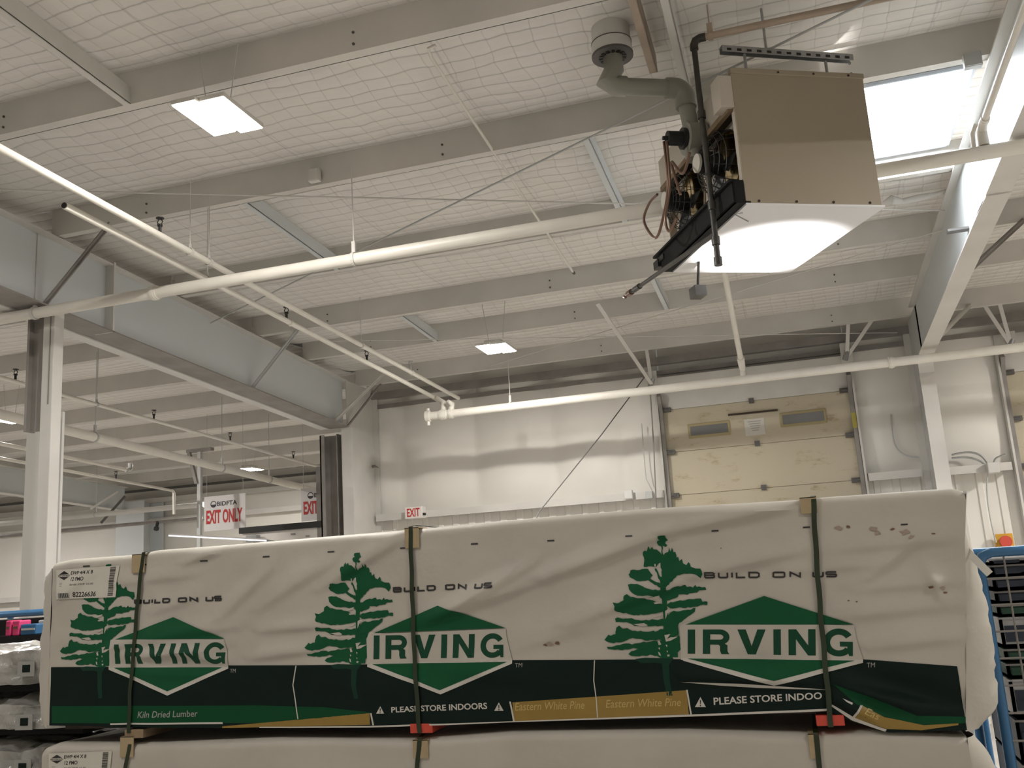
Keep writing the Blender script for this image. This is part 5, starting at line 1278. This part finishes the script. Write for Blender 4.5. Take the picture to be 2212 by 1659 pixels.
# ---- roll carts
def cart(lab, x0, x1, y0, y1, zt, grid=True):
    r = thing('roll_cart', lab, 'roll cart', ((x0+x1)/2, (y0+y1)/2, 0))
    t = 0.021
    m = MB()
    for y in (y0, y1):
        rr = 0.05
        m.tube([(x0, y, 0.12), (x0, y, zt-rr), (x0+rr*0.3, y, zt-rr*0.3), (x0+rr, y, zt), (x1-rr, y, zt), (x1-rr*0.3, y, zt-rr*0.3), (x1, y, zt-rr), (x1, y, 0.12)], t, 10)
    for z in (0.16, 0.9, zt-0.5):
        for x in (x0, x1): m.cyl((x, y0, z), (x, y1, z), t*0.7, 8)
    m.build('frame', 'cart_blue', r, smooth=True)
    m = MB(); m.box((x0, y0, 0.12), (x1, y1, 0.16)); m.build('deck', 'cart_blue', r)
    if grid:
        m = MB(); n = 9
        for i in range(1, n):
            x = x0+(x1-x0)*i/n; m.cyl((x, y0, 0.16), (x, y0, zt), 0.004, 6)
        for i in range(1, 18):
            z = 0.16+(zt-0.16)*i/18; m.cyl((x0, y0-0.005, z), (x1, y0-0.005, z), 0.0045, 6)
        m.build('wire_panel', 'steel_shade', r)
    for x in (x0+0.03, x1-0.03):
        for y in (y0+0.05, y1-0.05):
            w = MB(); w.cyl((x-0.015, y, 0.06), (x+0.015, y, 0.06), 0.06, 14).box((x-0.03, y-0.03, 0.10), (x+0.03, y+0.03, 0.13)); w.build('caster', 'rubber', r)
    return r
def crate(lab, x0, x1, y0, y1, z0, z1, m, lip=True, cells=4):
    r = thing('storage_crate', lab, 'crate', ((x0+x1)/2, (y0+y1)/2, z0), 'crates in the blue roll cart')
    b = MB(); t = 0.012
    b.box((x0, y0, z0), (x1, y0+t, z1)).box((x0, y1-t, z0), (x1, y1, z1)).box((x0, y0, z0), (x0+t, y1, z1)).box((x1-t, y0, z0), (x1, y1, z1)).box((x0, y0, z0), (x1, y1, z0+t))
    b.build('body', m, r)
    l = MB(); l.box((x0-0.006, y0-0.008, z1-0.007), (x1+0.006, y0, z1)); l.build('rim', 'crate_grey' if m == 'crate_grey' else 'steel_shade', r)
    for i in range(cells):
        u0 = x0+(x1-x0)*(i+0.12)/cells; u1 = x0+(x1-x0)*(i+0.88)/cells
        MB().box((u0, y0-0.006, z0+(z1-z0)*0.18), (u1, y0, z0+(z1-z0)*0.72)).build('recess', 'crate_dark' if m == 'crate_grey' else m, r)
    return r
cx0 = at(2128, 1300, Y=4.3).x; cz = at(2160, 1192, Y=4.3).z
cart('blue tube roll cart full of crates, right of the lumber stack', cx0, cx0+0.85, 4.3, 5.0, cz)
ys_ = [(1205, 1218, 'crate_grey', 'pale flat tray lying on top of the crates in the blue cart'), (1219, 1243, 'crate_dark', 'dark blue crate in the blue cart, topmost of the dark ones'), (1247, 1272, 'crate_dark', 'dark blue crate in the blue cart, second of the dark ones'), (1276, 1302, 'crate_dark', 'dark blue crate in the blue cart, third of the dark ones'), (1306, 1330, 'crate_green', 'dark green crate in the blue cart just above the grey tray'),
       (1333, 1398, 'crate_grey', 'grey slotted tray in the blue cart, upper of the two'), (1402, 1430, 'crate_green', 'green crate in the blue cart under the upper grey tray'), (1434, 1464, 'crate_green', 'green crate in the blue cart, lower of the pair'), (1468, 1550, 'crate_grey', 'grey slotted tray in the blue cart, lower of the two'), (1556, 1650, 'crate_dark', 'black crate in the blue cart near the bottom edge')]
for y0, y1, m_, lab in ys_:
    z1 = at(2185, y0, Y=4.36).z; z0 = at(2185, y1, Y=4.36).z
    crate(lab, cx0+0.05, cx0+0.80, 4.36, 4.92, z0, z1, m_, cells=6)
zlow = at(2185, 1650, Y=4.36).z
k = 0
while zlow > 0.30:
    z0 = max(0.166, zlow-0.28); crate('dark crate low in the blue cart, %s below the picture edge' % ORD[k], cx0+0.05, cx0+0.80, 4.36, 4.92, z0, zlow-0.006, 'crate_dark'); zlow = z0; k += 1
dx0 = at(2098, 1300, Y=5.3).x
cart('second blue roll cart, mostly hidden behind the right end of the lumber', dx0-0.85, dx0+0.06, 5.3, 5.9, at(2100, 1192, Y=5.3).z, False)
lx1 = at(110, 1330, Y=4.9).x; lz = at(50, 1325, Y=4.9).z
cart('blue roll cart at the left edge, behind the wrapped packs', lx1-1.0, lx1, 4.9, 5.6, lz, False)
o = MB().box((lx1-0.95, 4.94, 0.165), (lx1-0.05, 5.12, at(50, 1372, Y=5.0).z)).box((lx1-0.95, 5.12, 0.165), (lx1-0.05, 5.5, at(50, 1337, Y=5.1).z)).build('carton', 'black_soft'); tag(o, 'dark carton inside the blue cart at the left edge', 'box')
z0 = at(50, 1372, Y=5.0).z
for i, (xa, xb, ya, m_, lab) in enumerate(((12, 24, 1341, 'pink', 'pink pack standing in the blue cart at the left edge, left of the two'), (27, 42, 1341, 'pink', 'pink pack standing in the blue cart at the left edge, right of the two'), (44, 78, 1349, 'cart_blue', 'bright blue card box in the cart at the left edge, beside the pink packs'), (64, 84, 1341, 'crate_grey', 'small white pack behind the blue box in the left cart'))):
    a = at(xa, ya, Y=4.95+0.05*(i == 3)); b = at(xb, ya, Y=4.95+0.05*(i == 3)); yy = 4.95+0.12*(i == 3)
    r = thing('product_pack', lab, 'pack', ((a.x+b.x)/2, yy, z0), 'packs in the left blue cart')
    MB().box((a.x, yy, z0), (b.x, yy+0.10, a.z)).build('body', m_, r, bevel=0.008)
    MB().box((a.x+0.01, yy-0.003, z0+(a.z-z0)*0.45), (b.x-0.01, yy, z0+(a.z-z0)*0.62)).build('printed_stripe', 'ink_white' if m_ == 'cart_blue' else 'ink_brown', r)
